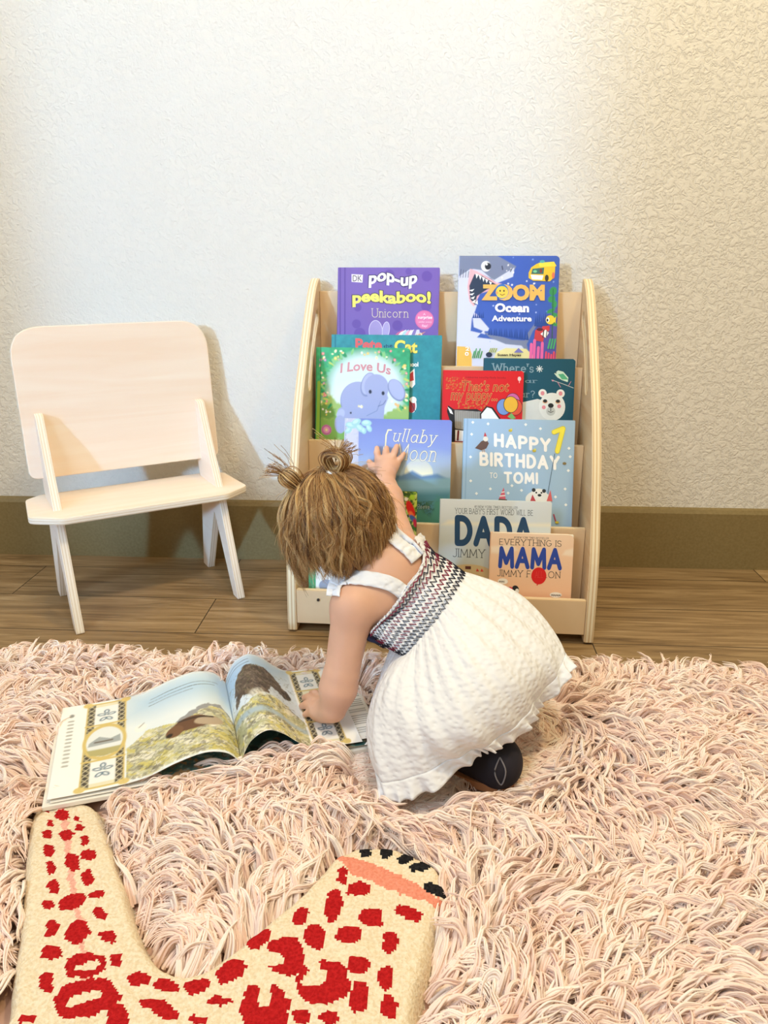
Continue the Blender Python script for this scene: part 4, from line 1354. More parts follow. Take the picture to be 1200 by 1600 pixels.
def right_page(P):
    P.fill('#fbfbfa')
    P.poly([(0, .02), (.66, .02), (.66, .98), (0, .98)], '#dfe9f2')
    P.poly([(0, .6), (.5, .75), (.66, .98), (0, .98)], '#b9d2ea', soft=.2)
    land = [(0, 0), (.66, 0), (.66, .30), (.55, .42), (.40, .46), (.2, .40), (.0, .44)]
    P.poly(land, '#d6d2ae', rough=.02)
    P.blotch(land, ['#cbc69c', '#918c76', '#d6ca6c', '#f0ecdc', '#777260', '#b9ba94'], .05, 60, .75)
    P.poly([(.02, .30), (.66, .14), (.66, .19), (.02, .37)], '#aebfc8', soft=.03)
    bear = [(.10, .45), (.14, .72), (.26, .86), (.42, .84), (.54, .72), (.60, .60), (.54, .55), (.44, .60), (.38, .48), (.28, .44), (.20, .52)]
    P.poly(bear, '#6a584a', rough=.02)
    P.blotch(bear, ['#4a3c32', '#8a7866', '#5a4a3e'], .035, 70, .8)
    P.ell(.57, .57, .045, .05, '#4a3c32'); P.ell(.3, .47, .05, .04, '#d9d4c6', soft=.04)
    for i in range(160):
        x, y = random.uniform(.12, .58), random.uniform(.46, .84)
        if in_poly(np.array([x]), np.array([y]), bear)[0]: P.line([(x, y), (x + random.uniform(.0, .03), y - random.uniform(.02, .06))], .006, random.choice(['#3a2e26', '#94806c', '#54463a']), a=.7)
    for i in range(330):
        x, y = random.uniform(.01, .65), random.uniform(.02, .85)
        P.line([(x, y), (x + random.uniform(.01, .025), y + random.uniform(-.03, .03))], .004, random.choice(['#4a4438', '#6a6650', '#9a9662']), a=.6)
    for y in (.95, .91): P.line([(.04, y), (.30, y - .02)], .007, '#6a7480')
    border(P, .68, .90)
    P.poly([(.72, .38), (.86, .38), (.86, .62), (.72, .62)], '#d9ccae')


def flap(P):
    P.fill('#f7f5f0')
    for i in range(26):
        y = .08 + i * .026
        if i in (9, 17): continue
        P.line([(.25, y), (.95 - (.3 if i % 9 == 3 else 0), y)], .009, '#8a8a86')
    P.poly([(0, .80), (.22, .80), (.22, .93), (0, .93)], '#4a3a30')


def dark_page(P):
    P.fill('#2f4f4c')
    P.blotch([(0, 0), (1, 0), (1, 1), (0, 1)], ['#1f3a3c', '#4f7a6e', '#6a8f84', '#7a5a40', '#2a5a5c'], .08, 80, .8)


def under_page(P):
    P.fill('#f4f1ea')
    P.poly([(.5, 0), (1, 0), (1, 1), (.5, 1)], '#5f7f74')
    P.blotch([(.5, 0), (1, 0), (1, 1), (.5, 1)], ['#8a5a3c', '#3f6a6a', '#9ab0a4', '#b98a5a'], .05, 90, .8)


Z0 = 0.040
bbox_obj('cover_board', (-0.238, -0.005, Z0 - 0.010, 0.196, BD + 0.004, Z0 - 0.004), mat('book_case_white', '#f2efe8', 0.5), ob, 0.001)
sheet('leaf', [(-0.229, Z0 - .002), (-0.15, Z0 - .001), (-0.06, Z0 + .001), (0, Z0)], -0.002, BD, under_page)
sheet('leaf', [(0, Z0), (0.05, Z0 + .001), (0.12, Z0 + .001), (0.186, Z0)], -0.002, BD, dark_page)
sheet('leaf', [(0.09, Z0 + .003), (0.14, Z0 + .003), (0.19, Z0 + .003)], 0.008, BD - .004, flap)
sheet('leaf', [(-0.232, Z0 + .002), (-0.17, Z0 + .003), (-0.12, Z0 + .008), (-0.08, Z0 + .022), (-0.045, Z0 + .030), (-0.018, Z0 + .024), (-0.003, Z0 + .008), (0, Z0 + .003)], 0, BD, left_page)
sheet('leaf', [(0, Z0 + .003), (0.002, Z0 + .014), (0.014, Z0 + .036), (0.035, Z0 + .047), (0.055, Z0 + .038), (0.075, Z0 + .020), (0.095, Z0 + .008), (0.125, Z0 + .006), (0.160, Z0 + .005)], 0, BD, right_page)

# ------------------------------------------------------------------ the child


def smin(a, b, k):
    h = np.clip(0.5 + 0.5 * (b - a) / k, 0, 1)
    return b * (1 - h) + a * h - k * h * (1 - h)


class SDF:
    def __init__(self, lo, hi, res):
        self.lo, self.res = np.array(lo, float), res
        self.n = np.ceil((np.array(hi) - lo) / res).astype(int)
        self.f = np.full(self.n, 0.2, np.float32)

    def sub(self, lo, hi):
        a = np.clip(np.floor((lo - self.lo) / self.res).astype(int), 0, self.n)
        b = np.clip(np.ceil((hi - self.lo) / self.res).astype(int) + 1, 0, self.n)
        g = [(self.lo[i] + self.res * np.arange(a[i], b[i])).astype(np.float32) for i in range(3)]
        return tuple(slice(a[i], b[i]) for i in range(3)), np.meshgrid(*g, indexing='ij', sparse=True)

    def cap(self, p, q, r0, r1, k=0.01):
        p, q = np.array(p, float), np.array(q, float)
        mr = max(r0, r1) + k * 1.6 + 0.006
        s, (X, Y, Z) = self.sub(np.minimum(p, q) - mr, np.maximum(p, q) + mr)
        d = q - p; L2 = d @ d + 1e-12
        t = np.clip(((X - p[0]) * d[0] + (Y - p[1]) * d[1] + (Z - p[2]) * d[2]) / L2, 0, 1)
        D = np.sqrt((X - p[0] - t * d[0]) ** 2 + (Y - p[1] - t * d[1]) ** 2 + (Z - p[2] - t * d[2]) ** 2) - (r0 + (r1 - r0) * t)
        self.f[s] = smin(self.f[s], D, k)

    def ell(self, c, R, r, k=0.01, sign=1):
        """ellipsoid with axes = columns of R and radii r"""
        c = np.array(c, float); r = np.array(r, float)
        m = r.max() + k * 1.6 + 0.006
        s, (X, Y, Z) = self.sub(c - m, c + m)
        P = [(X - c[0]) * R[0][i] + (Y - c[1]) * R[1][i] + (Z - c[2]) * R[2][i] for i in range(3)]
        k0 = np.sqrt(sum((P[i] / r[i]) ** 2 for i in range(3))) + 1e-9
        k1 = np.sqrt(sum((P[i] / r[i] ** 2) ** 2 for i in range(3))) + 1e-9
        D = k0 * (k0 - 1) / k1
        if sign > 0: self.f[s] = smin(self.f[s], D, k)
        else: self.f[s] = -smin(-self.f[s], D, k)

    def mesh(self):
        f = self.f
        neg = f < 0
        cnt = np.zeros(np.array(f.shape) - 1, np.uint8)
        n0, n1, n2 = f.shape
        for a in (0, 1):
            for b in (0, 1):
                for c in (0, 1):
                    cnt += neg[a:n0 - 1 + a, b:n1 - 1 + b, c:n2 - 1 + c]
        act = (cnt > 0) & (cnt < 8)
        I = np.argwhere(act)
        idx = np.full(act.shape, -1, np.int32)
        idx[act] = np.arange(len(I))
        corners = np.array([(a, b, c) for a in (0, 1) for b in (0, 1) for c in (0, 1)])
        val = np.stack([f[I[:, 0] + c[0], I[:, 1] + c[1], I[:, 2] + c[2]] for c in corners], 1)
        acc = np.zeros((len(I), 3)); w_ = np.zeros(len(I))
        for i in range(8):
            for j in range(i + 1, 8):
                if np.abs(corners[i] - corners[j]).sum() != 1: continue
                x = (val[:, i] < 0) != (val[:, j] < 0)
                t = np.where(x, val[:, i] / (val[:, i] - val[:, j] + 1e-12), 0)
                acc += np.where(x[:, None], corners[i] + t[:, None] * (corners[j] - corners[i]), 0)
                w_ += x
        V = self.lo + self.res * (I + acc / w_[:, None])
        quads = []
        for ax in range(3):
            sl0 = [slice(1, -1)] * 3; sl1 = [slice(1, -1)] * 3
            sl0[ax] = slice(0, -1); sl1[ax] = slice(1, None)
            a, b_ = neg[tuple(sl0)], neg[tuple(sl1)]
            for flip, msk in ((0, a & ~b_), (1, ~a & b_)):
                e = np.argwhere(msk)
                off = np.ones(3, int); off[ax] = 0
                e = e + off
                u, v = (ax + 1) % 3, (ax + 2) % 3
                q = []
                for du, dv in ((-1, -1), (0, -1), (0, 0), (-1, 0)):
                    c = e.copy(); c[:, u] += du; c[:, v] += dv
                    q.append(idx[c[:, 0], c[:, 1], c[:, 2]])
                q = np.stack(q, 1)
                quads.append(q[:, ::-1] if flip else q)
        Q = np.concatenate(quads)
        return V, Q[(Q >= 0).all(1)]


def unit(v):
    v = np.asarray(v, float)
    return v / np.linalg.norm(v)


def basis(a, b):
    """orthonormal columns: x along a, z close to b"""
    x = unit(a); y = unit(np.cross(b, x)); z = np.cross(x, y)
    return np.stack([x, y, z], 1)


skin = mat('skin', '#e0b096', 0.5, 0.35, sss=0.12)
child = empty('person', 'toddler in a white smocked sundress squatting on the pink rug and reaching for a book', 'person', Matrix.Translation((0.09, 0.86, 0.03)))


def adopt(o):
    o.parent = child
    o.matrix_parent_inverse = child.matrix_world.inverted()
    return o


# joints
Lsh, Lel, Lwr = at(552, 948, .925), at(535, 1046, .905), at(521, 1108, .895)
Rsh, Rel, Rwr = at(628, 864, 1.06), at(612, 806, 1.20), at(602, 752, 1.335)
HC = at(527, 806, 1.0)
neck0, neck1 = at(572, 858, .99), at(606, 893, .985)
chest = at(632, 925, .985) + np.array([0, .02, -.02]); waist = at(682, 965, .955) + np.array([0, .02, -.02])
hip = at(765, 1030, .93)
Lhip, Rhip = at(742, 1065, .88), at(790, 1005, .98)
Lkn, Rkn = at(640, 1130, .90), at(700, 1075, 1.02)
Lan, Ran = at(742, 1196, .86) + np.array([0, 0, .012]), at(775, 1110, .98) + np.array([0, 0, .024])

S = SDF((-0.26, 0.74, 0.0), (0.26, 1.45, 0.42), 0.0021)
# head: skull long axis front to back; face turned away, left and down
face = unit((-.62, .62, -.48)); crown = unit((-.36, -.12, .92)); crown = unit(crown - face * (crown @ face))
hr = np.cross(face, crown)
RH = np.stack([face, hr, crown], 1)
S.ell(HC, RH, (.066, .058, .061), .01)
S.ell(HC + face * .02 - crown * .026, RH, (.048, .047, .046), .02)
S.ell(HC + face * .066 - crown * .022, RH, (.010, .008, .008), .008)
for s in (-1, 1):
    S.ell(HC + hr * s * .064 - crown * .012 - face * .004, RH, (.011, .006, .016), .005)
    S.ell(HC + face * .053 - crown * .006 + hr * s * .024, RH, (.012, .012, .009), .006, -1)
    S.ell(HC + face * .048 - crown * .030 + hr * s * .026, RH, (.02, .02, .018), .015)
S.ell(HC + face * .060 - crown * .043, RH, (.006, .014, .003), .005)
S.cap(neck0, neck1, .030, .034, .02)
S.cap(neck1, chest, .045, .058, .03)
S.cap(at(590, 925, .96), at(622, 885, 1.02), .034, .034, .025)
S.cap(chest, waist, .060, .060, .03)
S.cap(waist, hip, .056, .058, .02)
for h_, k_, a_ in ((Lhip, Lkn, Lan), (Rhip, Rkn, Ran)):
    S.cap(hip, h_, .05, .046, .02); S.cap(h_, k_, .044, .034, .015); S.cap(k_, a_, .034, .022, .012)
# near foot inside the shoe, far foot
for a_ in (Lan, Ran):
    S.cap(a_ + np.array([.012, -.004, -.008]), a_ + np.array([-.06, .045, -.012]), .019, .015, .012)
# arms
for sh, el, wr, mid in ((Lsh, Lel, Lwr, None), (Rsh, Rel, Rwr, None)):
    S.cap(chest, sh, .040, .030, .03)
    S.cap(sh, el, .0275, .0235, .012)
    S.cap(el + (wr - el) * .16, el + (wr - el) * .5, .0252, .0245, .0035)
    S.cap(el + (wr - el) * .5, wr, .0245, .0180, .008)


def hand(S, wrist, palm, back_n, tips, thumb, rp=.0165, rf=.0055):
    """palm blob, then one bent chain per finger: tips = [(knuckle, mid, tip)]"""
    fw_ = unit(palm - wrist)
    R_ = basis(fw_, back_n)
    S.cap(wrist + (palm - wrist) * .35, palm, .0182, .0165, .004)
    S.ell(palm, R_, (.024, .022, .0135), .008)
    for kn, md, tp, r in tips:
        S.cap(palm + (kn - palm) * .4, kn, .0075, .0068, .006)
        S.cap(kn, md, r * 1.16, r * 1.05, .003); S.cap(md, tp, r * 1.05, r * .85, .003)
    base, md, tp = thumb
    S.cap(base, md, .0085, .0068, .006); S.cap(md, tp, .0068, .0055, .003)


# right hand flat on the blue book cover
(v0, z0_), (v1, z1_) = TIER[1]
tl = atan2(v1 - v0, z1_ - z0_)
upb = vs * sin(tl) + zs * cos(tl); nfb = zs * sin(tl) - vs * cos(tl)
o_cov = AS + vs * v0 + zs * z0_ + nfb * (0.012 + 0.0035)


def cov(px, py, lift):
    d = ray(px, py); c = np.array([0, 0, CAM_H]); p0 = o_cov + nfb * lift
    return c + d * (((p0 - c) @ nfb) / (d @ nfb))


pal = cov(605, 729, .017)
hand(S, Rwr, pal, nfb, [
    (cov(591, 718, .014), cov(589, 707, .012), cov(589, 700, .006), .0055),
    (cov(602, 716, .015), cov(603, 706, .013), cov(604, 700, .006), .0056),
    (cov(613, 715, .015), cov(617, 705, .012), cov(620, 697, .006), .0055),
    (cov(620, 724, .013), cov(626, 716, .010), cov(631, 709, .006), .0049)],
    (cov(592, 735, .015), cov(581, 729, .012), cov(577, 722, .007)))
# left hand pressed on the page
def pg(px, py, lift): return fl(px, py, Z0 + .0075 + lift)
palL = pg(508, 1110, .016)
hand(S, Lwr, palL, np.array([0, 0, 1.0]), [
    (pg(499, 1091, .017), pg(492, 1084, .011), pg(487, 1083, .006), .0056),
    (pg(492, 1097, .018), pg(482, 1090, .012), pg(476, 1090, .006), .0058),
    (pg(490, 1105, .018), pg(479, 1101, .012), pg(472, 1103, .006), .0057),
    (pg(493, 1115, .016), pg(484, 1113, .010), pg(477, 1116, .006), .0051)],
    (pg(520, 1100, .014), pg(520, 1089, .010), pg(514, 1082, .006)))
V, Q = S.mesh()
V_body, Q_body = V, Q
body = adopt(obj('body', V, Q, skin, None, True))
del S
for s in (-1, 1):
    bm = bmesh.new(); bmesh.ops.create_uvsphere(bm, u_segments=16, v_segments=10, radius=.0085)
    me = bpy.data.meshes.new('eye'); bm.to_mesh(me); bm.free(); me.materials.append(mat('eye_white', '#e8e4de', .2))
    e = bpy.data.objects.new('eye', me); COL.objects.link(e); e.location = HC + face * .056 - crown * .006 + hr * s * .024; adopt(e)

# ---- dress
def cotton():
    k = NT('white_seersucker_cotton')
    n = k.n('ShaderNodeTexVoronoi', Scale=125.0)
    n.feature = 'SMOOTH_F1'
    k.l(k.coords((1, 1, 1.5)), n.inputs['Vector'])
    n2 = k.n('ShaderNodeTexNoise', Scale=22.0, Detail=3.0)
    k.l(k.coords(), n2.inputs['Vector'])
    ad = k.n('ShaderNodeMath', operation='MULTIPLY_ADD')
    ad.inputs[1].default_value = 1.2
    k.l(n2.outputs[0], ad.inputs[0]); k.l(n.outputs[0], ad.inputs[2])
    k.b.inputs['Base Color'].default_value = (*lin('#eef1fb'), 1)
    k.b.inputs['Roughness'].default_value = 0.85
    k.b.inputs['Specular IOR Level'].default_value = 0.15
    k.bump(ad.outputs[0], 0.55, 0.004)
    return k.m


from mathutils.bvhtree import BVHTree
bvh = BVHTree.FromPolygons([tuple(v) for v in V_body], [tuple(int(i) for i in q) for q in Q_body])


def clear(P_, gap=.004):
    """push cloth that would lie under the skin out to its surface"""
    P_ = np.array(P_, float); sh_ = P_.shape
    Q_ = P_.reshape(-1, 3)
    for i in range(len(Q_)):
        c_, n_, _, d_ = bvh.find_nearest(Vector(Q_[i]))
        sd_ = (Vector(Q_[i]) - c_).dot(n_)
        if sd_ < gap and d_ < .05: Q_[i] = np.array(c_) + np.array(n_) * gap
    return Q_.reshape(sh_)


COTTON = cotton()
CW = [(722, 897, 1.00), (708, 925, .935), (683, 965, .905), (656, 997, .89), (634, 1022, .885), (622, 1000, .935), (628, 965, .985), (660, 925, 1.035), (700, 897, 1.045)]
CM = [(828, 945, .99), (812, 1020, .865), (742, 1075, .80), (665, 1125, .785), (594, 1105, .82), (580, 1110, .90), (600, 1080, 1.0), (680, 1010, 1.06), (780, 950, 1.06)]
CH = HEM_PX
rings = [catmull([at(*p) for p in C_], 24, True) for C_ in (CW, CM, CH)]
NA = len(rings[0]); NT_ = 70
tt = np.linspace(0, 1, NT_)


def skirt_pt(t):
    w0, m0, h0 = rings
    c = 2 * m0 - 0.5 * (w0 + h0)
    return w0 * (1 - t) ** 2 + c * 2 * t * (1 - t) + h0 * t * t


G = np.stack([skirt_pt(t) for t in tt], 0)          # (NT, NA, 3)
cen = G.mean(1, keepdims=True)
dirs = G - cen; dirs /= np.linalg.norm(dirs, axis=2, keepdims=True)
aa = np.linspace(0, 2 * pi, NA, endpoint=False)[None, :]
tt2 = tt[:, None]
fold = (0.0020 * np.sin(aa * 13 + 2.2 * np.sin(aa * 3)) + 0.0012 * np.sin(aa * 23 + 1.0 + 3 * np.sin(aa * 2))) * (0.12 + tt2 ** 1.6) + 0.003 * np.sin(aa * 5 + tt2 * 7) * tt2
fold += 0.0014 * np.sin(aa * 62) * np.exp(-tt2 * 5) + .0022 * np.sin(aa * 27 + 2 * np.sin(aa * 4)) * np.exp(-(tt2 - .25) ** 2 * 9)
G = G + dirs * fold[..., None]
G = clear(G)
G[..., 2] = np.maximum(G[..., 2], 0.030)


def grid_faces(nr, nc, off=0):
    i, j = np.meshgrid(np.arange(nr - 1), np.arange(nc), indexing='ij')
    a = i * nc + j; b_ = i * nc + (j + 1) % nc
    return np.stack([a, a + nc, b_ + nc, b_], -1).reshape(-1, 4) + off


def cloth_obj(name, grids, m, parent):
    V = np.concatenate([g.reshape(-1, 3) for g in grids]); Fs = []; off = 0
    for g in grids:
        Fs.append(grid_faces(g.shape[0], g.shape[1], off)); off += g.shape[0] * g.shape[1]
    o = obj(name, V, np.concatenate(Fs), m, None, True)
    md = o.modifiers.new('cloth', 'SOLIDIFY'); md.thickness = 0.0015; md.offset = -1
    o.parent = parent
    o.matrix_parent_inverse = (parent.matrix_world if parent is child else child.matrix_world).inverted()
    return o


# bodice rings: neckline to waist
CN = [(648, 851, 1.06), (628, 893, .985), (604, 930, .955), (585, 958, .925), (570, 980, .915), (562, 972, .95), (566, 950, .99), (602, 918, 1.06), (634, 888, 1.09)]
CB = [(686, 872, 1.035), (670, 910, .955), (645, 948, .925), (620, 980, .905), (602, 1004, .898), (592, 986, .94), (597, 956, .985), (622, 910, 1.035), (662, 876, 1.06)]
rb = [catmull([at(*p) for p in C_], 24, True) for C_ in (CN, CB, CW)]


def bod(t, k=None):
    w0, m0, h0 = rb
    c = 2 * m0 - 0.5 * (w0 + h0)
    return w0 * (1 - t) ** 2 + c * 2 * t * (1 - t) + h0 * t * t


NB = 44
GB = np.stack([bod(t) for t in np.linspace(-0.06, 1, NB)], 0)
GB = clear(GB)
cb = GB.mean(1, keepdims=True); db = GB - cb; db /= np.linalg.norm(db, axis=2, keepdims=True)
tb_ = np.linspace(-0.06, 1, NB)[:, None]
GB = GB + db * (0.0014 * np.sin(tb_ * 2 * pi * 8) + 0.0012 * np.sin(aa * 60) + np.where(tb_ < 0.02, .0035 * np.abs(np.sin(aa * 42)), 0))[..., None]
dress = cloth_obj('dress', [GB, G], COTTON, child)


def child_of(o, parent):
    o.parent = parent
    o.matrix_parent_inverse = parent.matrix_world.inverted()
    return o


bpy.context.view_layer.update()
# ruffle along the hem
hem, prev = G[-1], G[-8]
dn = unit(np.zeros(3) + 1) * 0 + (hem - prev); dn /= np.linalg.norm(dn, axis=1, keepdims=True)
ou = hem - hem.mean(0); ou /= np.linalg.norm(ou, axis=1, keepdims=True)
rep = 3
ah = np.linspace(0, 2 * pi, NA * rep, endpoint=False)
def up3(a): return np.stack([np.interp(ah, np.append(aa[0], 2 * pi), np.append(a[:, i], a[0, i])) for i in range(3)], 1)
hem3, dn3, ou3 = up3(hem), up3(dn), up3(ou)
tg = np.roll(hem3, -1, 0) - np.roll(hem3, 1, 0); tg /= np.linalg.norm(tg, axis=1, keepdims=True)
R_ = []
ph = ah * 38 + 3 * np.sin(ah * 7) + 2 * np.sin(ah * 3 + 1)
for s in np.linspace(0, 1, 9):
    q = hem3 + dn3 * (0.022 * s) + ou3 * ((0.001 + 0.004 * s + 0.0062 * s * np.sin(ph) * (.7 + .3 * np.sin(ah * 11)))[:, None]) + tg * ((0.0022 * s * np.cos(ph + .7))[:, None])
    q[:, 2] = np.maximum(q[:, 2], 0.022)
    R_.append(q)
V = np.concatenate(R_); o = obj('ruffle', V, grid_faces(9, NA * rep), COTTON, None, True)
md = o.modifiers.new('cloth', 'SOLIDIFY'); md.thickness = .0012
child_of(o, dress)
# smocking stitches: zigzag rows around the bodice
for c_i, (col, rows) in enumerate((('#8a2748', (.13, .41, .69)), ('#22263e', (.27, .55, .83, .97)))):
    parts = []
    for t in rows:
        n_z = 2 * 52
        a_i = np.linspace(0, NA, n_z, endpoint=False)
        base = clear(bod(t)); nxt = clear(bod(t + .062)); prv = clear(bod(t - .062))
        c0 = base.mean(0)
        pth = []
        for k, ai in enumerate(a_i):
            src = nxt if k % 2 else prv
            src = base + (src - base) * (0.85 if k % 2 else 0.85)
            i0 = int(ai) % NA; fr_ = ai - int(ai)
            p = src[i0] * (1 - fr_) + src[(i0 + 1) % NA] * fr_
            pth.append(p + unit(p - c0) * .0040)
        parts.append(tube_mesh(pth, .00095, 5, True))
    child_of(obj('smocking', *join(parts), mat('thread_' + col.lstrip('#'), col, .7), None, True), dress)


def strap(pts, wd, name='strap'):
    """flat band through points (position, outward normal)"""
    P_ = catmull([p for p, n in pts], 12); N_ = catmull([n for p, n in pts], 12)
    L_, R2 = [], []
    V, Fc = [], []
    n = len(P_)
    for i in range(n):
        t = unit(P_[min(i + 1, n - 1)] - P_[max(i - 1, 0)]); nn_ = unit(N_[i]); s = np.cross(t, nn_)
        for u_ in np.linspace(-1, 1, 7):
            V.append(P_[i] + s * u_ * wd / 2 + nn_ * (.0015 - .002 * u_ * u_ + .0006 * sin(i * 1.7 + u_ * 3)))
    for i in range(n - 1):
        for k in range(6):
            a = i * 7 + k; Fc.append((a, a + 1, a + 8, a + 7))
    o = obj(name, V, Fc, COTTON, None, True)
    md = o.modifiers.new('cloth', 'SOLIDIFY'); md.thickness = .0016
    return child_of(o, dress)




def drape(px_path, half, name, lift=.0022):
    """a cloth band lying on the skin along a line"""
    pth = catmull([(x, y, 0) for x, y in px_path], 10)[:, :2]
    tg_ = np.gradient(pth, axis=0); tg_ /= np.linalg.norm(tg_, axis=1, keepdims=True)
    nn_ = np.stack([-tg_[:, 1], tg_[:, 0]], 1)
    G_, last = [], None
    for i in range(len(pth)):
        row = []
        for u_ in np.linspace(-1, 1, 9):
            q = pth[i] + nn_[i] * half * u_
            d = Vector(ray(*q)).normalized()
            h_ = bvh.ray_cast(Vector((0, 0, CAM_H)), d)
            if h_[0] is not None:
                p = np.array(h_[0]) + np.array(h_[1]) * (lift + .0009 * (1 - u_ * u_) + .0005 * sin(i * .9 + 2 * u_))
                dep = (p - np.array([0, 0, CAM_H])) @ _W
            else:
                p = None
            row.append((q, p))
        G_.append(row)
    ok_ = [np.linalg.norm(p - np.array([0, 0, CAM_H])) for r in G_ for q, p in r if p is not None]
    V, Fc = [], []
    med = np.median(ok_)
    for r in G_:
        hits = [np.linalg.norm(p - np.array([0, 0, CAM_H])) for q, p in r if p is not None]
        dd = np.median(hits) if hits else med
        for q, p in r:
            if p is None or abs(np.linalg.norm(p - np.array([0, 0, CAM_H])) - dd) > .025:
                p = np.array([0, 0, CAM_H]) + unit(ray(*q)) * (dd + .006)
            V.append(p)
    for i in range(len(pth) - 1):
        for k in range(8):
            a = i * 9 + k; Fc.append((a, a + 1, a + 10, a + 9))
    o = obj(name, V, Fc, COTTON, None, True)
    md = o.modifiers.new('cloth', 'SOLIDIFY'); md.thickness = .0016; md.offset = 1
    return child_of(o, dress)


drape([(628, 925), (612, 914), (592, 908), (568, 905), (546, 904), (530, 907), (523, 918), (521, 932)], 11.5, 'strap')
drape([(652, 872), (640, 858), (628, 848), (616, 838), (604, 826)], 14, 'strap')
# navy bloomers glimpsed under the bodice front
bm = bmesh.new(); bmesh.ops.create_uvsphere(bm, u_segments=20, v_segments=12, radius=1.0)
me = bpy.data.meshes.new('sash'); bm.to_mesh(me); bm.free(); me.materials.append(mat('navy_cotton', '#2a2c4a', .8))
o = bpy.data.objects.new('sash', me); COL.objects.link(o)
o.matrix_world = frame(at(590, 994, .93), np.array([.9, .3, -.3]) * .028, np.array([-.3, .9, 0]) * .02, np.array([.25, .1, .9]) * .008)
bpy.context.view_layer.update()
mw = o.matrix_world.copy(); o.parent = dress; o.matrix_parent_inverse = dress.matrix_world.inverted(); o.matrix_world = mw
o['label'] = 'navy fabric showing under the bodice'

# ---- shoe (near foot) : heel towards the right
def shoe(an, dia=None):
    heel = an + np.array([.002, .002, -.004]); toe = an + np.array([-.075, .055, -.008])
    s = SDF(np.minimum(heel, toe) - .05, np.maximum(heel, toe) + .06, .0018)
    s.cap(heel, toe, .030, .024, .01)
    s.cap(heel + np.array([0, 0, .012]), heel + (toe - heel) * .25 + np.array([0, 0, .014]), .026, .023, .012)
    V, Q = s.mesh()
    o = adopt(obj('shoe', V, Q, mat('black_navy_knit', '#26232e', .8), None, True))
    bpy.context.view_layer.update()
    if dia:
        sb_ = BVHTree.FromPolygons([tuple(v) for v in V], [tuple(int(i) for i in q) for q in Q])
        pth = []
        for q in catmull([(x, y, 0) for x, y in dia + dia[:1]], 5):
            h_ = sb_.ray_cast(Vector((0, 0, CAM_H)), Vector(ray(q[0], q[1])).normalized())
            if h_[0] is not None: pth.append(np.array(h_[0]) + np.array(h_[1]) * .0004)
        if len(pth) > 3:
            v, f = tube_mesh(pth, .0010, 6)
            child_of(obj('stitching', v, f, mat('grey_thread', '#8a868c', .7), None, True), o)
    # sole
    d = unit(toe - heel); sd_ = np.cross(d, (0, 0, 1))
    ring = [heel + d * (-.020 + .006 * 0) * 1.0]
    ring = []
    for k in range(28):
        a = 2 * pi * k / 28
        c_ = heel * (.5 - .5 * cos(a)) + toe * (.5 + .5 * cos(a))
        ring.append(c_ + d * .024 * cos(a) + sd_ * .029 * sin(a))
    lo = [r * np.array([1, 1, 0]) + np.array([0, 0, an[2] - .033]) for r in ring]; hi_ = [r + np.array([0, 0, .011]) for r in lo]
    V = lo + hi_; n = 28
    Fc = [(k, (k + 1) % n, n + (k + 1) % n, n + k) for k in range(n)] + [tuple(range(n))[::-1], tuple(range(n, 2 * n))]
    so = child_of(obj('sole', V, Fc, mat('tan_leather', '#b07a52', .6), None), o)
    so['label'] = 'tan sole'


shoe(at(776, 1198, .828) + np.array([0, 0, .006]), [(781, 1183), (790, 1205), (783, 1226), (773, 1207)])
shoe(at(800, 1105, .98) + np.array([0, 0, .02]))

# ---- hair
def hair_mat():
    k = NT('golden_brown_hair')
    hi = k.n('ShaderNodeAttribute')
    hi.attribute_name = 'tone'
    k.l(k.ramp(hi.outputs['Fac'], [(0.0, lin('#5c3b20')), (0.3, lin('#8a5f36')), (0.65, lin('#b98e58')), (1.0, lin('#dcbb84'))]), k.b.inputs['Base Color'])
    k.b.inputs['Roughness'].default_value = 0.38
    k.b.inputs['Specular IOR Level'].default_value = 0.5
    return k.m


HAIR = hair_mat()
# scalp underlayer
bun_px = [(457, 752, .985), (523, 722, .985)]
bunc = [at(*p) for p in bun_px]
up_cam = unit(HC * 0 + np.array([0, -.25, 1.0]))
pole = unit(np.array([-.25, .10, .95]))
axu = unit(np.cross(pole, (0, 1, 0))); axv = np.cross(pole, axu)
def scalp_pt(phi, th, r):
    d = pole[None] * np.cos(th)[:, None] + (axu[None] * np.cos(phi)[:, None] + axv[None] * np.sin(phi)[:, None]) * np.sin(th)[:, None]
    return HC + d * r[:, None], d


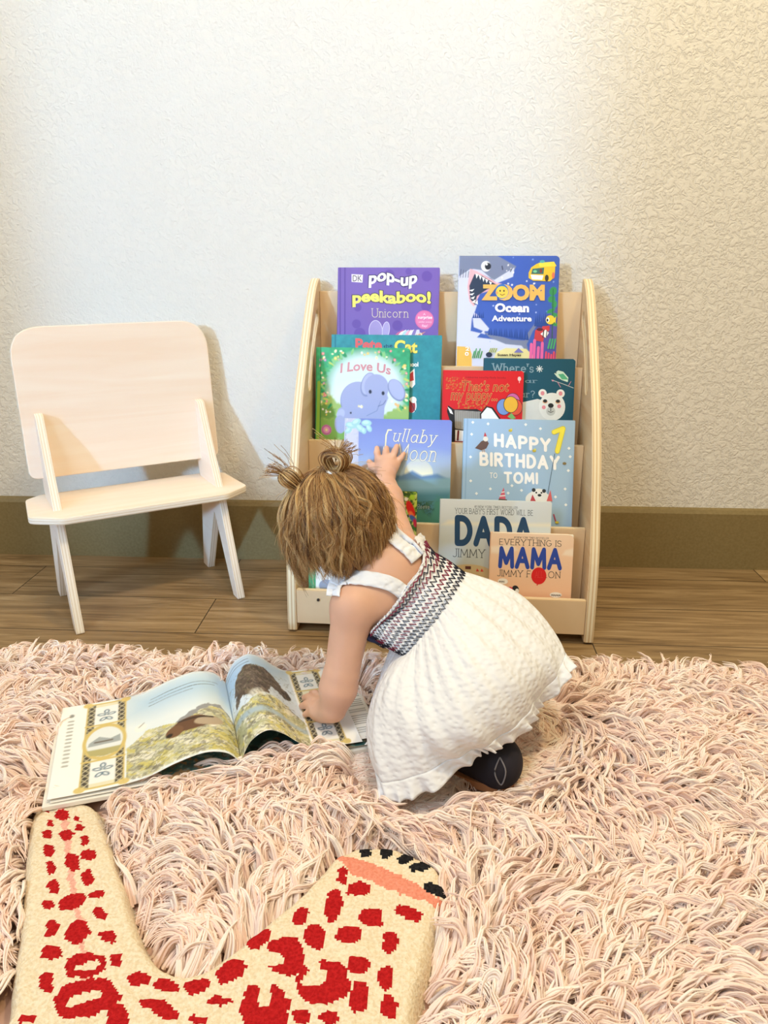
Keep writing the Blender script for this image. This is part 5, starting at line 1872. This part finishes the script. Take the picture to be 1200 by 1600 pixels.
def hair_strands(nl, per, K=18, over=0.0, sig=.0026):
    phi = rng.uniform(0, 2 * pi, nl); th0 = np.arccos(rng.uniform(0.0, 1.0, nl))
    d0 = axu[None] * np.cos(phi)[:, None] + axv[None] * np.sin(phi)[:, None]
    fr_ = d0 @ face
    keep = (fr_ < 0.55) | (th0 < 0.9)
    phi, th0 = phi[keep], th0[keep]; n = len(phi)
    thE = rng.uniform(1.55, 2.32, n) + .12 * np.sin(phi * 5) + .1 * np.sin(phi * 11 + 2)
    thE = np.maximum(thE, th0 + .35)
    t = np.linspace(0, 1, K)
    wav = rng.uniform(.05, .18, n); wp = 6 * vnoise(phi * .3, th0 * .3, .2, 31) + rng.uniform(0, 2, n); wf = rng.uniform(.8, 1.7, n)
    rr = rng.uniform(.0, .008, n) + over
    P_ = np.zeros((n, K, 3))
    dphi = rng.normal(0, .12, n) + .30 * vnoise(phi * .3, th0 * .3, .16, 33)
    for k in range(K):
        th = th0 + (thE - th0) * t[k]
        ph_ = phi + dphi * t[k] + wav * np.sin(wp + wf * 6.28 * t[k]) * t[k]
        r = .0655 + .003 * np.sin(np.minimum(1, t[k] * 3) * pi / 2) + rr * (.3 + .7 * t[k]) + .0035 * np.sin(wp * 2 + 8 * t[k]) * t[k] + np.clip(th - 1.5, 0, 1) * .010
        p, d = scalp_pt(ph_, th, r)
        low = np.clip(th - 1.4, 0, 1)
        p = p + np.array([-.008, 0, -.026])[None] * (low ** 1.3)[:, None]
        P_[:, k] = p
    off = rng.normal(0, 1, (n, per, 1, 3)) * sig
    fr2 = rng.normal(0, 1, (n, per, 1, 3)) * .0024
    pts = P_[:, None] + off * (1 - .65 * np.sin(t * pi * .6))[None, None, :, None] + fr2 * (t ** 3)[None, None, :, None]
    # strands of a lock end at different lengths
    ls = rng.uniform(.72, 1.04, (n, per))
    q = np.empty_like(pts)
    for k in range(K):
        f = np.clip(t[k] * ls * (K - 1), 0, K - 1.001); i0 = f.astype(int); fr_ = (f - i0)[..., None]
        a = np.take_along_axis(pts, i0[..., None, None].repeat(3, 3), 2)[:, :, 0]; b_ = np.take_along_axis(pts, (i0 + 1)[..., None, None].repeat(3, 3), 2)[:, :, 0]
        q[:, :, k] = a * (1 - fr_) + b_ * fr_
    pts = q.reshape(-1, K, 3)
    rad = np.tile((.00034 * (1 - .65 * t ** 2))[None], (len(pts), 1)) * rng.uniform(.7, 1.2, (len(pts), 1))
    tone = np.clip(np.repeat(rng.normal(.50, .24, n), per) + rng.normal(0, .10, n * per), 0, 1)
    return pts, rad, tone


# scalp cap so the hair is dense
bm = bmesh.new(); bmesh.ops.create_uvsphere(bm, u_segments=40, v_segments=24, radius=.0645)
for v in list(bm.verts):
    if unit(np.array(v.co)) @ pole < -0.10: bm.verts.remove(v)
me = bpy.data.meshes.new('hair'); bm.to_mesh(me); bm.free()
me.materials.append(mat('hair_roots', '#7d5632', .6)); me.polygons.foreach_set('use_smooth', np.ones(len(me.polygons), dtype=bool))
hair = bpy.data.objects.new('hair', me); COL.objects.link(hair); hair.location = HC; adopt(hair)
bpy.context.view_layer.update()
A_ = hair_strands(1500, 20, sig=.0021)
B_ = hair_strands(260, 26, over=.0045, sig=.0016)
pts, rad, tone = (np.concatenate(q) for q in zip(A_, B_))
hs = strands('hair_strands', pts, rad, HAIR, hair, tone)
# flyaways
n = 160; K = 10
phi = rng.uniform(0, 2 * pi, n); th0 = rng.uniform(.3, 1.6, n); t = np.linspace(0, 1, K)
P_ = np.zeros((n, K, 3))
lift = rng.uniform(.004, .028, n); sw = rng.normal(0, .6, n)
for k in range(K):
    p, d = scalp_pt(phi + sw * t[k], th0 + .55 * t[k], .069 + lift * t[k] ** 1.3)
    P_[:, k] = p + rng.normal(0, .0006, (n, 3))
strands('loose_hair', P_, np.full((n, K), .00018), HAIR, hair)
# buns
for bi, (c, ax) in enumerate(((bunc[0], np.array([-.6, -.5, .6])), (bunc[1], np.array([-.1, -.4, .9])))):
    ax = unit(ax); out = unit(c - HC); base = HC + out * .068
    e1 = unit(out - ax * (out @ ax) * .3); nrm = unit(np.cross(e1, np.array([.3, -.9, .3]))) if bi == 0 else unit(np.cross(e1, np.array([.9, -.3, .2])))
    n = 420; K = 22; t = np.linspace(0, 1, K)
    r0 = rng.normal(.0130, .0022, n); a0 = rng.uniform(-.4, .4, n); tilt = rng.normal(0, .22, n); dz = rng.normal(0, .0030, n)
    P_ = np.zeros((n, K, 3)); turn = rng.uniform(1.0, 1.55, n)
    for k in range(K):
        a = -pi / 2 + a0 + 2 * pi * turn * t[k]
        e2 = np.cross(nrm, e1)
        rad_ = r0 * (1 + .12 * np.sin(3 * a))
        P_[:, k] = base + e1 * .014 + (e1[None] * (np.sin(a) * rad_)[:, None] + e2[None] * (np.cos(a) * rad_)[:, None]) + nrm[None] * (dz + tilt * rad_ * np.cos(a))[:, None]
    bun = strands('hair_bun', P_, np.full((n, K), .0005), HAIR, hair)
    # loose ends
    n = 46; P_ = np.zeros((n, 9, 3)); t9 = np.linspace(0, 1, 9)
    dd = (e1 * .8 + (np.array([-.7, -.1, .5]) if bi == 0 else np.array([.75, .0, .45])))[None] + rng.normal(0, .35, (n, 3))
    for k in range(9):
        P_[:, k] = base + e1 * .016 + dd / np.linalg.norm(dd, axis=1, keepdims=True) * (rng.uniform(.9, 1.1, (n, 1)) * .034 * t9[k] + .006) + np.array([0, 0, -.010]) * t9[k] ** 2
    n2 = 12; Q_ = np.zeros((n2, 9, 3)); d2 = np.array([-.55, -.1, .85])[None] + rng.normal(0, .18, (n2, 3))
    for k in range(9):
        Q_[:, k] = base + e1 * .014 + d2 * .042 * t9[k] + rng.normal(0, .0004, (n2, 3)) + np.array([.01, 0, 0]) * np.sin(t9[k] * 3)
    P_ = np.concatenate([P_, Q_])
    strands('loose_hair', P_, np.full((len(P_), 9), .00028), HAIR, hair)
    a9 = np.linspace(0, 2 * pi, 20, endpoint=False)
    e2 = unit(np.cross(out, (0.2, .9, .1))); e3 = np.cross(out, e2)
    ring = [base + out * .001 + e2 * .0098 * cos(a) + e3 * .0098 * sin(a) for a in a9]
    o = child_of(obj('hair_tie', *tube_mesh(ring, .0026, 8, True), mat('white_elastic', '#f2efec', .6), None, True), hair)
    o['label'] = 'white elastic hair tie'
